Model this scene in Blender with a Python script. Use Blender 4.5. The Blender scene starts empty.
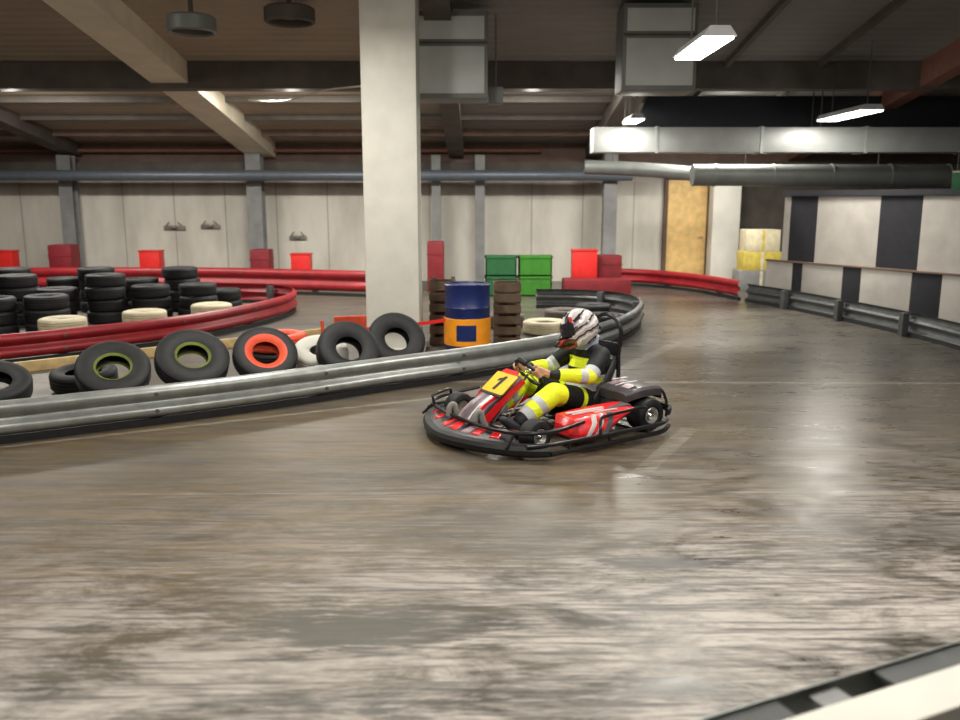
import bpy, bmesh, math, random
from mathutils import Vector, Matrix, Euler
random.seed(7)
R = math.radians
S = bpy.context.scene
COL = S.collection

# ------------------------------------------------------------------ camera, world, lights, exposure
cam_d = bpy.data.cameras.new('camera')
cam = bpy.data.objects.new('camera', cam_d)
COL.objects.link(cam)
cam.location = (0, 0, 1.9)
cam.rotation_euler = (R(90) - math.atan(160 / 850), 0, 0)
cam_d.sensor_width = 36
cam_d.lens = 36 * 850 / 960
cam_d.clip_start = 0.05
cam_d.dof.use_dof = True
cam_d.dof.focus_distance = 7.0
cam_d.dof.aperture_fstop = 1.4
S.camera = cam

world = bpy.data.worlds.new('world')
S.world = world
world.use_nodes = True
world.node_tree.nodes['Background'].inputs[0].default_value = (0.95, 0.9, 0.82, 1)
world.node_tree.nodes['Background'].inputs[1].default_value = 0.13

S.view_settings.view_transform = 'Standard'
S.view_settings.look = 'None'
S.view_settings.exposure = 0.0
S.view_settings.gamma = 1.0
S.view_settings.use_curve_mapping = False
LAMP_W = 1.0          # scales every fluorescent fitting

# ------------------------------------------------------------------ materials
def nodes_of(m):
    m.use_nodes = True
    nt = m.node_tree
    return nt, nt.nodes, nt.links, nt.nodes['Principled BSDF']

def mat(name, col, rough=0.6, metal=0.0, var=0.12, scale=8.0, bump=0.0, emit=None, coat=0.0):
    m = bpy.data.materials.new(name)
    nt, N, L, b = nodes_of(m)
    b.inputs['Roughness'].default_value = rough
    b.inputs['Metallic'].default_value = metal
    if coat:
        b.inputs['Coat Weight'].default_value = coat
        b.inputs['Coat Roughness'].default_value = 0.15
    tc = N.new('ShaderNodeTexCoord')
    no = N.new('ShaderNodeTexNoise')
    no.inputs['Scale'].default_value = scale
    no.inputs['Detail'].default_value = 5
    L.new(tc.outputs['Object'], no.inputs['Vector'])
    cr = N.new('ShaderNodeValToRGB')
    cr.color_ramp.elements[0].position = 0.3
    cr.color_ramp.elements[1].position = 0.7
    cr.color_ramp.elements[0].color = tuple(c * (1 - var) for c in col) + (1,)
    cr.color_ramp.elements[1].color = tuple(min(1, c * (1 + var)) for c in col) + (1,)
    L.new(no.outputs['Fac'], cr.inputs['Fac'])
    L.new(cr.outputs['Color'], b.inputs['Base Color'])
    if bump:
        bp = N.new('ShaderNodeBump')
        bp.inputs['Strength'].default_value = bump
        bp.inputs['Distance'].default_value = 0.01
        L.new(no.outputs['Fac'], bp.inputs['Height'])
        L.new(bp.outputs['Normal'], b.inputs['Normal'])
    if emit:
        b.inputs['Emission Color'].default_value = (1.0, 0.97, 0.9, 1)
        b.inputs['Emission Strength'].default_value = emit
    return m

M = {}
M['white_paint'] = mat('white_paint', (0.62, 0.60, 0.54), 0.6, var=0.07, scale=3)
M['pillar'] = mat('pillar_paint', (0.66, 0.64, 0.57), 0.65, var=0.06, scale=4, bump=0.2)
M['beam_lit'] = mat('beam_lit', (0.75, 0.68, 0.53), 0.6, var=0.08, scale=3)  # left rafter: lamplight falling on it is put into a paler colour
M['beam_dark'] = mat('beam_dark', (0.10, 0.085, 0.072), 0.7, var=0.2, scale=3)
M['beam_brown'] = mat('beam_brown', (0.16, 0.10, 0.075), 0.7, var=0.2, scale=3)
M['column_grey'] = mat('column_grey', (0.22, 0.22, 0.22), 0.55, var=0.15, scale=4)
M['galv'] = mat('galvanised_steel', (0.34, 0.355, 0.34), 0.38, metal=0.55, var=0.18, scale=7)
M['galv_dark'] = mat('galvanised_dark', (0.10, 0.105, 0.105), 0.45, metal=0.4, var=0.2, scale=7)
M['duct'] = mat('duct_steel', (0.36, 0.37, 0.36), 0.45, metal=0.3, var=0.1, scale=3)
M['duct_light'] = mat('duct_light', (0.60, 0.62, 0.60), 0.5, var=0.1, scale=2)
M['duct_dim'] = mat('duct_dim', (0.20, 0.21, 0.20), 0.5, metal=0.3, var=0.12, scale=3)
M['pipe'] = mat('pipe_blue_grey', (0.13, 0.15, 0.18), 0.4, metal=0.3, var=0.1)
M['plate_grey'] = mat('plate_grey', (0.085, 0.088, 0.088), 0.5, metal=0.2, var=0.15, scale=9)
M['rust'] = mat('rust_pipe', (0.20, 0.085, 0.06), 0.6)
M['red'] = mat('red_paint', (0.27, 0.010, 0.016), 0.45, var=0.2, scale=5)
M['red_dark'] = mat('red_dark', (0.19, 0.010, 0.016), 0.6, var=0.2, scale=5)
M['red_bright'] = mat('red_bright', (0.72, 0.022, 0.018), 0.45, var=0.08)
M['rubber'] = mat('rubber', (0.010, 0.010, 0.011), 0.65, var=0.3, scale=20, bump=0.2)
M['rubber_brown'] = mat('rubber_brown', (0.10, 0.085, 0.07), 0.8, var=0.3, scale=10)
M['black_paint'] = mat('black_paint', (0.012, 0.012, 0.014), 0.6, var=0.2)
M['check_black'] = mat('check_black', (0.010, 0.010, 0.014), 0.85, var=0.2)
M['check_white'] = mat('check_white', (0.37, 0.345, 0.31), 0.7, var=0.1, scale=3)
M['wood'] = mat('wood_board', (0.72, 0.48, 0.19), 0.6, var=0.18, scale=6)
M['plank'] = mat('wood_plank', (0.62, 0.44, 0.20), 0.6, var=0.2, scale=9)
M['crate_wood'] = mat('crate_wood', (0.11, 0.07, 0.042), 0.75, var=0.25, scale=9)
M['drum_blue'] = mat('drum_blue', (0.010, 0.022, 0.12), 0.4, var=0.15)
M['orange'] = mat('orange', (0.95, 0.33, 0.01), 0.5, var=0.1)
M['orange_red'] = mat('orange_red', (0.70, 0.07, 0.02), 0.55, var=0.2)
M['lime'] = mat('lime_paint', (0.13, 0.17, 0.012), 0.6, var=0.3)
M['green'] = mat('green_crate', (0.045, 0.21, 0.02), 0.5, var=0.1)
M['green2'] = mat('green_crate_dark', (0.022, 0.12, 0.04), 0.5, var=0.1)
M['sign_green'] = mat('sign_green', (0.02, 0.16, 0.06), 0.5)
M['cream'] = mat('cream', (0.62, 0.55, 0.38), 0.6, var=0.15)
M['yellow_card'] = mat('yellow_card', (0.55, 0.43, 0.08), 0.65, var=0.2)
M['lamp_body'] = mat('lamp_body', (0.5, 0.5, 0.5), 0.5)
M['lamp_on'] = mat('lamp_on', (0.9, 0.9, 0.88), 0.5, emit=9.0)
M['cable'] = mat('cable', (0.55, 0.52, 0.46), 0.5)
M['smudge'] = mat('smudge', (0.20, 0.18, 0.15), 0.8, var=0.3)
# kart
M['kart_black'] = mat('kart_black', (0.008, 0.008, 0.009), 0.5, var=0.2, scale=20)
M['kart_tube'] = mat('kart_tube', (0.020, 0.020, 0.022), 0.3, metal=0.3, var=0.15, scale=20)
M['kart_grey'] = mat('kart_grey', (0.12, 0.105, 0.115), 0.35, var=0.25, scale=12, coat=0.3)
M['cover_dark'] = mat('cover_dark', (0.065, 0.058, 0.062), 0.4, var=0.25, scale=12, coat=0.2)
M['fairing_dark'] = mat('fairing_dark', (0.024, 0.021, 0.024), 0.45, var=0.3, scale=12)
M['kart_red'] = mat('kart_red', (0.75, 0.015, 0.02), 0.3, var=0.08, coat=0.4)
M['kart_white'] = mat('kart_white', (0.72, 0.66, 0.66), 0.35, var=0.08, coat=0.3)
M['cowl_grey'] = mat('cowl_grey', (0.17, 0.125, 0.14), 0.35, var=0.25, coat=0.3)
M['pink_grey'] = mat('pink_grey', (0.34, 0.24, 0.26), 0.35, var=0.15, coat=0.3)
M['chrome'] = mat('chrome', (0.75, 0.75, 0.74), 0.18, metal=1.0, var=0.05)
M['alloy'] = mat('alloy', (0.55, 0.54, 0.51), 0.32, metal=0.7, var=0.15, scale=20)
M['plate_yellow'] = mat('plate_yellow', (0.93, 0.58, 0.01), 0.4, var=0.03)
M['skin'] = mat('skin', (0.62, 0.33, 0.23), 0.55, var=0.08, scale=25)
M['seat'] = mat('seat_black', (0.014, 0.014, 0.015), 0.45, var=0.2)
M['collar'] = mat('collar', (0.52, 0.58, 0.78), 0.7)
M['boot'] = mat('boot', (0.02, 0.022, 0.028), 0.6, var=0.2, scale=20)
M['boot_grey'] = mat('pedal_grey', (0.26, 0.26, 0.24), 0.5)
M['visor'] = mat('visor', (0.02, 0.018, 0.022), 0.12, var=0.1, coat=0.5)

def mix(N, L, fac, a, b):
    n = N.new('ShaderNodeMix'); n.data_type = 'RGBA'
    for s, v in ((0, fac), (6, a), (7, b)):
        if hasattr(v, 'links') or hasattr(v, 'is_linked'): L.new(v, n.inputs[s])
        elif s == 0: n.inputs[0].default_value = v
        else: n.inputs[s].default_value = tuple(v) + (1,)
    return n.outputs[2]

def mth(N, L, op, a, b=None, c=None, clamp=False):
    n = N.new('ShaderNodeMath'); n.operation = op; n.use_clamp = clamp
    for i, v in enumerate((a, b, c)):
        if v is None: continue
        if hasattr(v, 'is_linked'): L.new(v, n.inputs[i])
        else: n.inputs[i].default_value = v
    return n.outputs[0]

def ramp(N, L, fac, stops, interp='LINEAR'):
    n = N.new('ShaderNodeValToRGB'); n.color_ramp.interpolation = interp
    e = n.color_ramp.elements
    while len(e) < len(stops): e.new(0.5)
    for k, (p, c) in enumerate(stops):
        e[k].position = p
        e[k].color = (tuple(c) + (1,)) if hasattr(c, '__len__') else (c, c, c, 1)
    L.new(fac, n.inputs['Fac'])
    return n.outputs['Color']

def noise(N, L, vec, scale, detail=4, rough=0.55, dist=0.0):
    n = N.new('ShaderNodeTexNoise')
    n.inputs['Scale'].default_value = scale; n.inputs['Detail'].default_value = detail
    n.inputs['Roughness'].default_value = rough; n.inputs['Distortion'].default_value = dist
    L.new(vec, n.inputs['Vector'])
    return n.outputs['Fac']

def mapping(N, L, vec, scale=(1, 1, 1), rot=0.0, loc=(0, 0, 0)):
    n = N.new('ShaderNodeMapping')
    n.inputs['Scale'].default_value = scale; n.inputs['Rotation'].default_value = (0, 0, rot)
    n.inputs['Location'].default_value = loc
    L.new(vec, n.inputs['Vector'])
    return n.outputs['Vector']

def floor_material():
    m = bpy.data.materials.new('track_concrete')
    nt, N, L, b = nodes_of(m)
    tc = N.new('ShaderNodeTexCoord').outputs['Object']
    sep = N.new('ShaderNodeSeparateXYZ'); L.new(tc, sep.inputs[0])
    X, Yc = sep.outputs[0], sep.outputs[1]
    # broad stains
    big = noise(N, L, mapping(N, L, tc, (0.30, 1.3, 1), 0.1), 1.5, 6, 0.6, 0.6)
    base = ramp(N, L, big, [(0.25, (0.032, 0.030, 0.026)), (0.5, (0.080, 0.072, 0.058)), (0.75, (0.14, 0.126, 0.103))])
    # brown dust lying on the left of the bend
    br = noise(N, L, mapping(N, L, tc, (0.35, 0.8, 1), 0.25, (3, 1, 0)), 0.9, 4, 0.5, 0.3)
    brm = mth(N, L, 'MULTIPLY', ramp(N, L, br, [(0.30, 0.0), (0.5, 1.0)]),
              ramp(N, L, mth(N, L, 'MULTIPLY_ADD', Yc, 0.1, 0.0), [(0.30, 0.15), (0.42, 1.0), (0.7, 0.9), (1.0, 0.25)]))
    base = mix(N, L, mth(N, L, 'MULTIPLY', mth(N, L, 'MULTIPLY', brm, ramp(N, L, mth(N, L, 'MULTIPLY_ADD', X, 0.1, 0.5), [(0.45, 1.0), (0.75, 0.45)])), 0.9), base, (0.130, 0.086, 0.034))
    # rubber laid down in long strokes following the racing line
    st = noise(N, L, mapping(N, L, tc, (0.45, 4.0, 1), R(10)), 2.2, 8, 0.7, 0.5)
    stm = ramp(N, L, st, [(0.42, 1.0), (0.56, 0.0)])
    base = mix(N, L, mth(N, L, 'MULTIPLY', stm, 0.55), base, (0.035, 0.033, 0.032))
    # pale dust and scuffs near the camera
    d1 = noise(N, L, mapping(N, L, tc, (0.9, 2.0, 1), R(-18), (1, 2, 0)), 1.5, 10, 0.74, 0.6)
    d2 = noise(N, L, mapping(N, L, tc, (1.1, 9.0, 1), R(-27), (4, 1, 0)), 3.4, 9, 0.72, 0.4)
    near = ramp(N, L, mth(N, L, 'MULTIPLY_ADD', Yc, 0.1, mth(N, L, 'MULTIPLY_ADD', X, -0.026, 0.0)),
                [(0.30, 1.0), (0.39, 0.85), (0.49, 0.32), (0.66, 0.06)])
    dm = ramp(N, L, mth(N, L, 'ADD', mth(N, L, 'MULTIPLY', d1, 0.6), mth(N, L, 'MULTIPLY', d2, 0.4)),
              [(0.44, 0.0), (0.57, 1.0)])
    base = mix(N, L, mth(N, L, 'MULTIPLY', dm, near, clamp=True), base, (0.45, 0.405, 0.365))
    # dark tyre strokes over the dust
    ts = noise(N, L, mapping(N, L, tc, (0.45, 11.0, 1), R(-27), (7, 3, 0)), 2.4, 6, 0.6, 0.25)
    tm = mth(N, L, 'MULTIPLY', ramp(N, L, ts, [(0.38, 1.0), (0.48, 0.0)]), ramp(N, L, d1, [(0.4, 0.35), (0.6, 0.95)]))
    base = mix(N, L, mth(N, L, 'MULTIPLY', tm, 0.9), base, (0.06, 0.055, 0.052))
    # dark rubber crescents
    def patch(cx, cy, rx, ry, rot, col, amt, base):
        v = mapping(N, L, tc, (1, 1, 1), 0, (-cx, -cy, 0))
        v = mapping(N, L, v, (1 / rx, 1 / ry, 1), rot)
        ln = N.new('ShaderNodeVectorMath'); ln.operation = 'LENGTH'; L.new(v, ln.inputs[0])
        w = mth(N, L, 'ADD', ln.outputs['Value'], mth(N, L, 'MULTIPLY_ADD', d2, 3.2, -1.6))
        k = ramp(N, L, w, [(0.55, 1.0), (1.0, 0.0)])
        return mix(N, L, mth(N, L, 'MULTIPLY', k, amt), base, col)
    base = patch(-0.55, 3.55, 0.62, 0.25, R(-8), (0.075, 0.07, 0.055), 0.85, base)
    base = patch(0.1, 4.6, 1.1, 0.5, 0, (0.10, 0.095, 0.08), 0.4, base)
    base = patch(2.6, 4.7, 0.9, 0.35, R(-10), (0.07, 0.066, 0.06), 0.5, base)
    base = patch(1.0, 4.25, 0.5, 0.12, 0, (0.06, 0.057, 0.055), 0.7, base)
    # worn painted lines
    def line(px, py, ang, w, x0, x1, amt, base):
        v = mapping(N, L, tc, (1, 1, 1), 0, (-px, -py, 0))
        v = mapping(N, L, v, (1, 1, 1), -ang)
        s2 = N.new('ShaderNodeSeparateXYZ'); L.new(v, s2.inputs[0])
        a = mth(N, L, 'LESS_THAN', mth(N, L, 'ABSOLUTE', s2.outputs[1]), w)
        c = mth(N, L, 'MULTIPLY', mth(N, L, 'GREATER_THAN', s2.outputs[0], x0), mth(N, L, 'LESS_THAN', s2.outputs[0], x1))
        wear = ramp(N, L, d2, [(0.4, 0.15), (0.6, 1.0)])
        k = mth(N, L, 'MULTIPLY', mth(N, L, 'MULTIPLY', a, c), mth(N, L, 'MULTIPLY', wear, amt))
        return mix(N, L, k, base, (0.42, 0.40, 0.34))
    base = line(0, 8.85, R(-1), 0.035, -1.2, 6.2, 0.55, base)
    base = line(-1.6, 7.5, R(27), 0.03, -2.5, 1.6, 0.45, base)
    base = line(1.45, 6.35, R(62), 0.07, -0.6, 0.7, 0.35, base)
    base = line(2.0, 10.2, R(60), 0.08, -1.0, 1.4, 0.35, base)
    base = line(0, 5.35, R(0.5), 0.012, -2.5, 6.0, 0.25, base)
    L.new(base, b.inputs['Base Color'])
    rr = noise(N, L, mapping(N, L, tc, (0.8, 2.0, 1), R(10)), 2.5, 5, 0.6, 0.4)
    rl = ramp(N, L, mth(N, L, 'MULTIPLY_ADD', X, 0.1, 0.5), [(0.42, 0.20), (0.60, 0.0)])
    L.new(mth(N, L, 'ADD', mth(N, L, 'ADD', rl, ramp(N, L, rr, [(0.3, 0.23), (0.7, 0.36)])), mth(N, L, 'MULTIPLY', dm, mth(N, L, 'MULTIPLY', near, 0.30))), b.inputs['Roughness'])
    b.inputs['Specular IOR Level'].default_value = 0.5
    bp = N.new('ShaderNodeBump'); bp.inputs['Strength'].default_value = 0.16; bp.inputs['Distance'].default_value = 0.004
    L.new(d2, bp.inputs['Height']); L.new(bp.outputs['Normal'], b.inputs['Normal'])
    return m

def ceiling_material():
    m = bpy.data.materials.new('roof_deck')
    nt, N, L, b = nodes_of(m)
    tc = N.new('ShaderNodeTexCoord').outputs['Object']
    n1 = noise(N, L, mapping(N, L, tc, (0.5, 1.2, 1)), 0.8, 5)
    sep = N.new('ShaderNodeSeparateXYZ'); L.new(tc, sep.inputs[0])
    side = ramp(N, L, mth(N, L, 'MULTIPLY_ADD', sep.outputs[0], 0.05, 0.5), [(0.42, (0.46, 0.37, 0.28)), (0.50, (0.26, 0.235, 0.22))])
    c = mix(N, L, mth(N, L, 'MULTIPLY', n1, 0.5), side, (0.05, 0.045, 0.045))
    w = N.new('ShaderNodeTexWave'); w.bands_direction = 'Y'; w.inputs['Scale'].default_value = 1.3
    L.new(tc, w.inputs['Vector'])
    bp = N.new('ShaderNodeBump'); bp.inputs['Strength'].default_value = 0.5; bp.inputs['Distance'].default_value = 0.03
    L.new(w.outputs['Fac'], bp.inputs['Height']); L.new(bp.outputs['Normal'], b.inputs['Normal'])
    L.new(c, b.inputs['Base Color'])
    b.inputs['Roughness'].default_value = 0.75
    return m

def backwall_material():
    m = bpy.data.materials.new('white_wall_panels')
    nt, N, L, b = nodes_of(m)
    tc = N.new('ShaderNodeTexCoord').outputs['Object']
    n1 = noise(N, L, mapping(N, L, tc, (1.2, 1, 0.4)), 1.4, 5)
    c = ramp(N, L, n1, [(0.3, (0.50, 0.47, 0.41)), (0.6, (0.66, 0.63, 0.56))])
    sep = N.new('ShaderNodeSeparateXYZ'); L.new(tc, sep.inputs[0])
    # vertical joints every 1.2 m
    fr = mth(N, L, 'FRACT', mth(N, L, 'MULTIPLY', sep.outputs[0], 1 / 1.2))
    j = mth(N, L, 'LESS_THAN', fr, 0.025)
    c = mix(N, L, mth(N, L, 'MULTIPLY', j, 0.6), c, (0.2, 0.18, 0.15))
    # shade under the eaves painted into the wall top, with an uneven lower edge
    shade_z = mth(N, L, 'ADD', sep.outputs[2], mth(N, L, 'MULTIPLY', noise(N, L, mapping(N, L, tc, (2, 1, 0.2)), 1.0, 3), 0.5))
    c = mix(N, L, ramp(N, L, mth(N, L, 'MULTIPLY', shade_z, 0.3), [(0.66, 0.0), (0.80, 0.75)]), c, (0.16, 0.13, 0.11))
    L.new(c, b.inputs['Base Color'])
    b.inputs['Roughness'].default_value = 0.6
    return m

def coverall_material():
    m = bpy.data.materials.new('coverall_hi_vis')
    nt, N, L, b = nodes_of(m)
    Yl, Sv, Bk = (0.88, 1.0, 0.02), (0.52, 0.54, 0.54), (0.006, 0.007, 0.009)
    def at(nm):
        a = N.new('ShaderNodeAttribute'); a.attribute_name = nm; return a.outputs['Fac']
    a, l, t = at('arm_t'), at('leg_t'), at('torso_t')
    hz = mth(N, L, 'MULTIPLY', l, 0.4)
    ca = ramp(N, L, mth(N, L, 'MULTIPLY', a, 0.4), [(0.0, Bk), (0.28, Sv), (0.375, Yl), (0.44, Sv), (0.525, Yl), (0.770, Bk)], 'CONSTANT')
    cl = ramp(N, L, hz, [(0.0, Bk), (0.10, Yl), (0.145, Bk), (0.325, Yl), (0.545, Sv), (0.61, Yl), (0.68, Sv), (0.76, Bk)], 'CONSTANT')
    ct = ramp(N, L, t, [(0.0, Bk), (0.20, Sv), (0.34, Yl), (0.44, Sv), (0.52, Bk), (0.58, Yl), (0.76, Bk)], 'CONSTANT')
    fr = mth(N, L, 'GREATER_THAN', at('front'), 0.5)
    lowt = mth(N, L, 'LESS_THAN', t, 0.5)
    ct = mix(N, L, mth(N, L, 'MAXIMUM', fr, lowt), Bk, ct)
    isA = mth(N, L, 'GREATER_THAN', a, 0.02); isL = mth(N, L, 'GREATER_THAN', l, 0.02)
    c = mix(N, L, isA, mix(N, L, isL, ct, cl), ca)
    L.new(c, b.inputs['Base Color'])
    b.inputs['Roughness'].default_value = 0.7
    tc = N.new('ShaderNodeTexCoord').outputs['Object']
    bp = N.new('ShaderNodeBump'); bp.inputs['Strength'].default_value = 0.6; bp.inputs['Distance'].default_value = 0.012
    L.new(noise(N, L, mapping(N, L, tc, (1, 1, 1.5)), 14, 3, 0.5, 1.0), bp.inputs['Height']); L.new(bp.outputs['Normal'], b.inputs['Normal'])
    return m

def helmet_material():
    m = bpy.data.materials.new('helmet_graphics')
    nt, N, L, b = nodes_of(m)
    tc = N.new('ShaderNodeTexCoord').outputs['Object']
    sep = N.new('ShaderNodeSeparateXYZ'); L.new(tc, sep.inputs[0])
    x, y, z = sep.outputs
    # sweeping dark flashes rising towards the back of the shell
    v = mth(N, L, 'ADD', mth(N, L, 'MULTIPLY', z, 1.0), mth(N, L, 'MULTIPLY', x, 0.34))
    v = mth(N, L, 'ADD', v, mth(N, L, 'MULTIPLY', noise(N, L, mapping(N, L, tc, (1, 1, 1)), 9, 2), 0.09))
    s = mth(N, L, 'FRACT', mth(N, L, 'MULTIPLY', v, 13.5))
    c = ramp(N, L, s, [(0.0, (0.52, 0.47, 0.46)), (0.35, (0.80, 0.77, 0.75)), (0.62, (0.40, 0.30, 0.31)), (0.80, (0.02, 0.018, 0.02))], 'CONSTANT')
    # red and yellow patch above the visor
    up = mth(N, L, 'MULTIPLY', mth(N, L, 'GREATER_THAN', z, 0.055), mth(N, L, 'GREATER_THAN', x, 0.045))
    band = mth(N, L, 'FRACT', mth(N, L, 'MULTIPLY', mth(N, L, 'ADD', mth(N, L, 'ABSOLUTE', y), mth(N, L, 'MULTIPLY', z, 0.6)), 9.0))
    pc = ramp(N, L, band, [(0.0, (0.02, 0.02, 0.02)), (0.25, (0.75, 0.02, 0.02)), (0.5, (0.85, 0.75, 0.2)), (0.62, (0.8, 0.78, 0.76))], 'CONSTANT')
    c = mix(N, L, up, c, pc)
    # dark red chin bar
    ch = mth(N, L, 'MULTIPLY', mth(N, L, 'LESS_THAN', z, mth(N, L, 'MULTIPLY_ADD', x, 0.35, -0.085)), mth(N, L, 'GREATER_THAN', x, 0.06))
    cc = ramp(N, L, s, [(0.0, (0.10, 0.02, 0.02)), (0.4, (0.50, 0.05, 0.03)), (0.7, (0.03, 0.02, 0.02))], 'CONSTANT')
    c = mix(N, L, ch, c, cc)
    L.new(c, b.inputs['Base Color'])
    b.inputs['Roughness'].default_value = 0.25
    b.inputs['Coat Weight'].default_value = 0.4
    return m

M['floor'] = floor_material()
M['ceiling'] = ceiling_material()
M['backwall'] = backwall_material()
M['coverall'] = coverall_material()
M['helmet'] = helmet_material()

# ------------------------------------------------------------------ mesh helpers
def box(bm, c, s, rot=None, mi=0, bev=0.0):
    t = bmesh.new()
    bmesh.ops.create_cube(t, size=1.0)
    bmesh.ops.scale(t, vec=s, verts=t.verts)
    if bev:
        bmesh.ops.bevel(t, geom=t.edges[:], offset=bev, segments=2, affect='EDGES', profile=0.6)
    if rot is not None:
        bmesh.ops.rotate(t, cent=(0, 0, 0), matrix=Euler(rot).to_matrix() if not isinstance(rot, Matrix) else rot, verts=t.verts)
    bmesh.ops.translate(t, vec=c, verts=t.verts)
    join(bm, t, mi)

def join(bm, t, mi=None):
    mp = {v: bm.verts.new(v.co) for v in t.verts}
    for f in t.faces:
        try:
            nf = bm.faces.new([mp[v] for v in f.verts])
            nf.material_index = f.material_index if mi is None else mi
            nf.smooth = f.smooth
        except ValueError:
            pass
    t.free()

def frame_axis(d):
    d = Vector(d).normalized()
    up = Vector((0, 0, 1)) if abs(d.z) < 0.9 else Vector((1, 0, 0))
    a = d.cross(up).normalized()
    return a, d.cross(a).normalized()

def tube(bm, pts, r, seg=12, closed=False, mi=0, flat=1.0, fixed=None):
    pts = [Vector(p) for p in pts]
    n = len(pts)
    rings = []
    prev = None
    for i, p in enumerate(pts):
        q0 = pts[(i - 1) % n] if (closed or i > 0) else p
        q1 = pts[(i + 1) % n] if (closed or i < n - 1) else p
        d = (q1 - q0).normalized()
        if prev is None:
            a, b = frame_axis(d)
        else:
            a = (prev - d * prev.dot(d)).normalized(); b = d.cross(a).normalized()
        prev = a
        rr = r[i] if hasattr(r, '__len__') else r
        rings.append([bm.verts.new(p + (a * math.cos(2 * math.pi * k / seg) + b * math.sin(2 * math.pi * k / seg) * flat) * rr) for k in range(seg)])
    m = n if closed else n - 1
    for i in range(m):
        A, B = rings[i], rings[(i + 1) % n]
        for k in range(seg):
            f = bm.faces.new([A[k], A[(k + 1) % seg], B[(k + 1) % seg], B[k]])
            f.smooth = True; f.material_index = mi
    if not closed:
        for rg in (rings[0][::-1], rings[-1]):
            f = bm.faces.new(rg); f.material_index = mi

def smooth_path(pts, sub=6, closed=False):
    pts = [Vector(p) for p in pts]; n = len(pts); out = []
    for i in range(n if closed else n - 1):
        g = lambda k: pts[k % n] if closed else pts[max(0, min(n - 1, k))]
        p0, p1, p2, p3 = g(i - 1), g(i), g(i + 1), g(i + 2)
        for s in range(sub):
            t = s / sub
            out.append(0.5 * ((2 * p1) + (p2 - p0) * t + (2 * p0 - 5 * p1 + 4 * p2 - p3) * t * t + (3 * p1 - p0 - 3 * p2 + p3) * t ** 3))
    if not closed: out.append(pts[-1])
    return out

def lathe(bm, prof, seg=40, axis='z', c=(0, 0, 0), mi=0, closed=True, mats=None):
    """prof: (radius, height) pairs; closed joins last to first."""
    rings = []
    for (r, h) in prof:
        rg = []
        for k in range(seg):
            a = 2 * math.pi * k / seg
            if axis == 'z': p = (r * math.cos(a), r * math.sin(a), h)
            elif axis == 'y': p = (r * math.cos(a), h, r * math.sin(a))
            else: p = (h, r * math.cos(a), r * math.sin(a))
            rg.append(bm.verts.new(Vector(p) + Vector(c)))
        rings.append(rg)
    m = len(prof) if closed else len(prof) - 1
    for i in range(m):
        A, B = rings[i], rings[(i + 1) % len(prof)]
        for k in range(seg):
            f = bm.faces.new([A[k], A[(k + 1) % seg], B[(k + 1) % seg], B[k]])
            f.smooth = True; f.material_index = mats[i] if mats else mi

def prism(bm, pts, d, mi=0):
    """closed outline of 3D points extruded by vector d"""
    d = Vector(d)
    A = [bm.verts.new(Vector(p)) for p in pts]; B = [bm.verts.new(Vector(p) + d) for p in pts]
    n = len(A)
    fs = [bm.faces.new(A[::-1]), bm.faces.new(B)] + [bm.faces.new([A[i], A[(i + 1) % n], B[(i + 1) % n], B[i]]) for i in range(n)]
    for f in fs: f.material_index = mi

def loft(bm, rings, mi=0, caps=True, closed_ring=True, smooth=True):
    V = [[bm.verts.new(Vector(p)) for p in r] for r in rings]
    n = len(V[0])
    for i in range(len(V) - 1):
        for k in range(n if closed_ring else n - 1):
            f = bm.faces.new([V[i][k], V[i][(k + 1) % n], V[i + 1][(k + 1) % n], V[i + 1][k]])
            f.smooth = smooth; f.material_index = mi
    if caps and closed_ring:
        bm.faces.new(V[0][::-1]).material_index = mi; bm.faces.new(V[-1]).material_index = mi

def obj(name, bm, m=None, parent=None, kind=None, sharp=35, bevel=0.0):
    bmesh.ops.recalc_face_normals(bm, faces=bm.faces[:])
    me = bpy.data.meshes.new(name); bm.to_mesh(me); bm.free()
    for x in (m if isinstance(m, (list, tuple)) else [m]):
        if x is not None: me.materials.append(x)
    try: me.set_sharp_from_angle(angle=R(sharp))
    except Exception: pass
    o = bpy.data.objects.new(name, me); COL.objects.link(o)
    if parent is not None: o.parent = parent
    if kind: o['kind'] = kind
    if bevel:
        bv = o.modifiers.new('bevel', 'BEVEL'); bv.width = bevel; bv.segments = 2; bv.limit_method = 'ANGLE'
    return o

def empty(name, loc=(0, 0, 0), rz=0.0):
    o = bpy.data.objects.new(name, None); COL.objects.link(o)
    o.location = loc; o.rotation_euler = (0, 0, rz); o.empty_display_size = 0.1
    return o

def tag(o, label, cat, group=None):
    o['label'] = label; o['category'] = cat
    if group: o['group'] = group
    return o

def copy_tree(o, parent=None):
    c = o.copy(); COL.objects.link(c); c.parent = parent
    for ch in list(o.children): copy_tree(ch, c)
    return c

NB = bmesh.new
def simple(name, c, s, m, kind=None, rot=None, bev=0.0, parent=None):
    bm = NB(); box(bm, c, s, rot, bev=bev)
    return obj(name, bm, m, parent, kind)

# ------------------------------------------------------------------ room shell
YB = 20.3                                   # far wall
def zroof(y): return 3.2 + 0.155 * (YB - y)

simple('floor', (0, 9.5, -0.05), (34, 28, 0.1), M['floor'], 'structure')
bm = NB()
prism(bm, [(-16, YB + .3, zroof(YB + .3)), (-16, -2, zroof(-2)), (-16, -2, zroof(-2) + .15), (-16, YB + .3, zroof(YB + .3) + .15)], (32, 0, 0))
obj('ceiling', bm, M['ceiling'], kind='structure')
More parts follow.
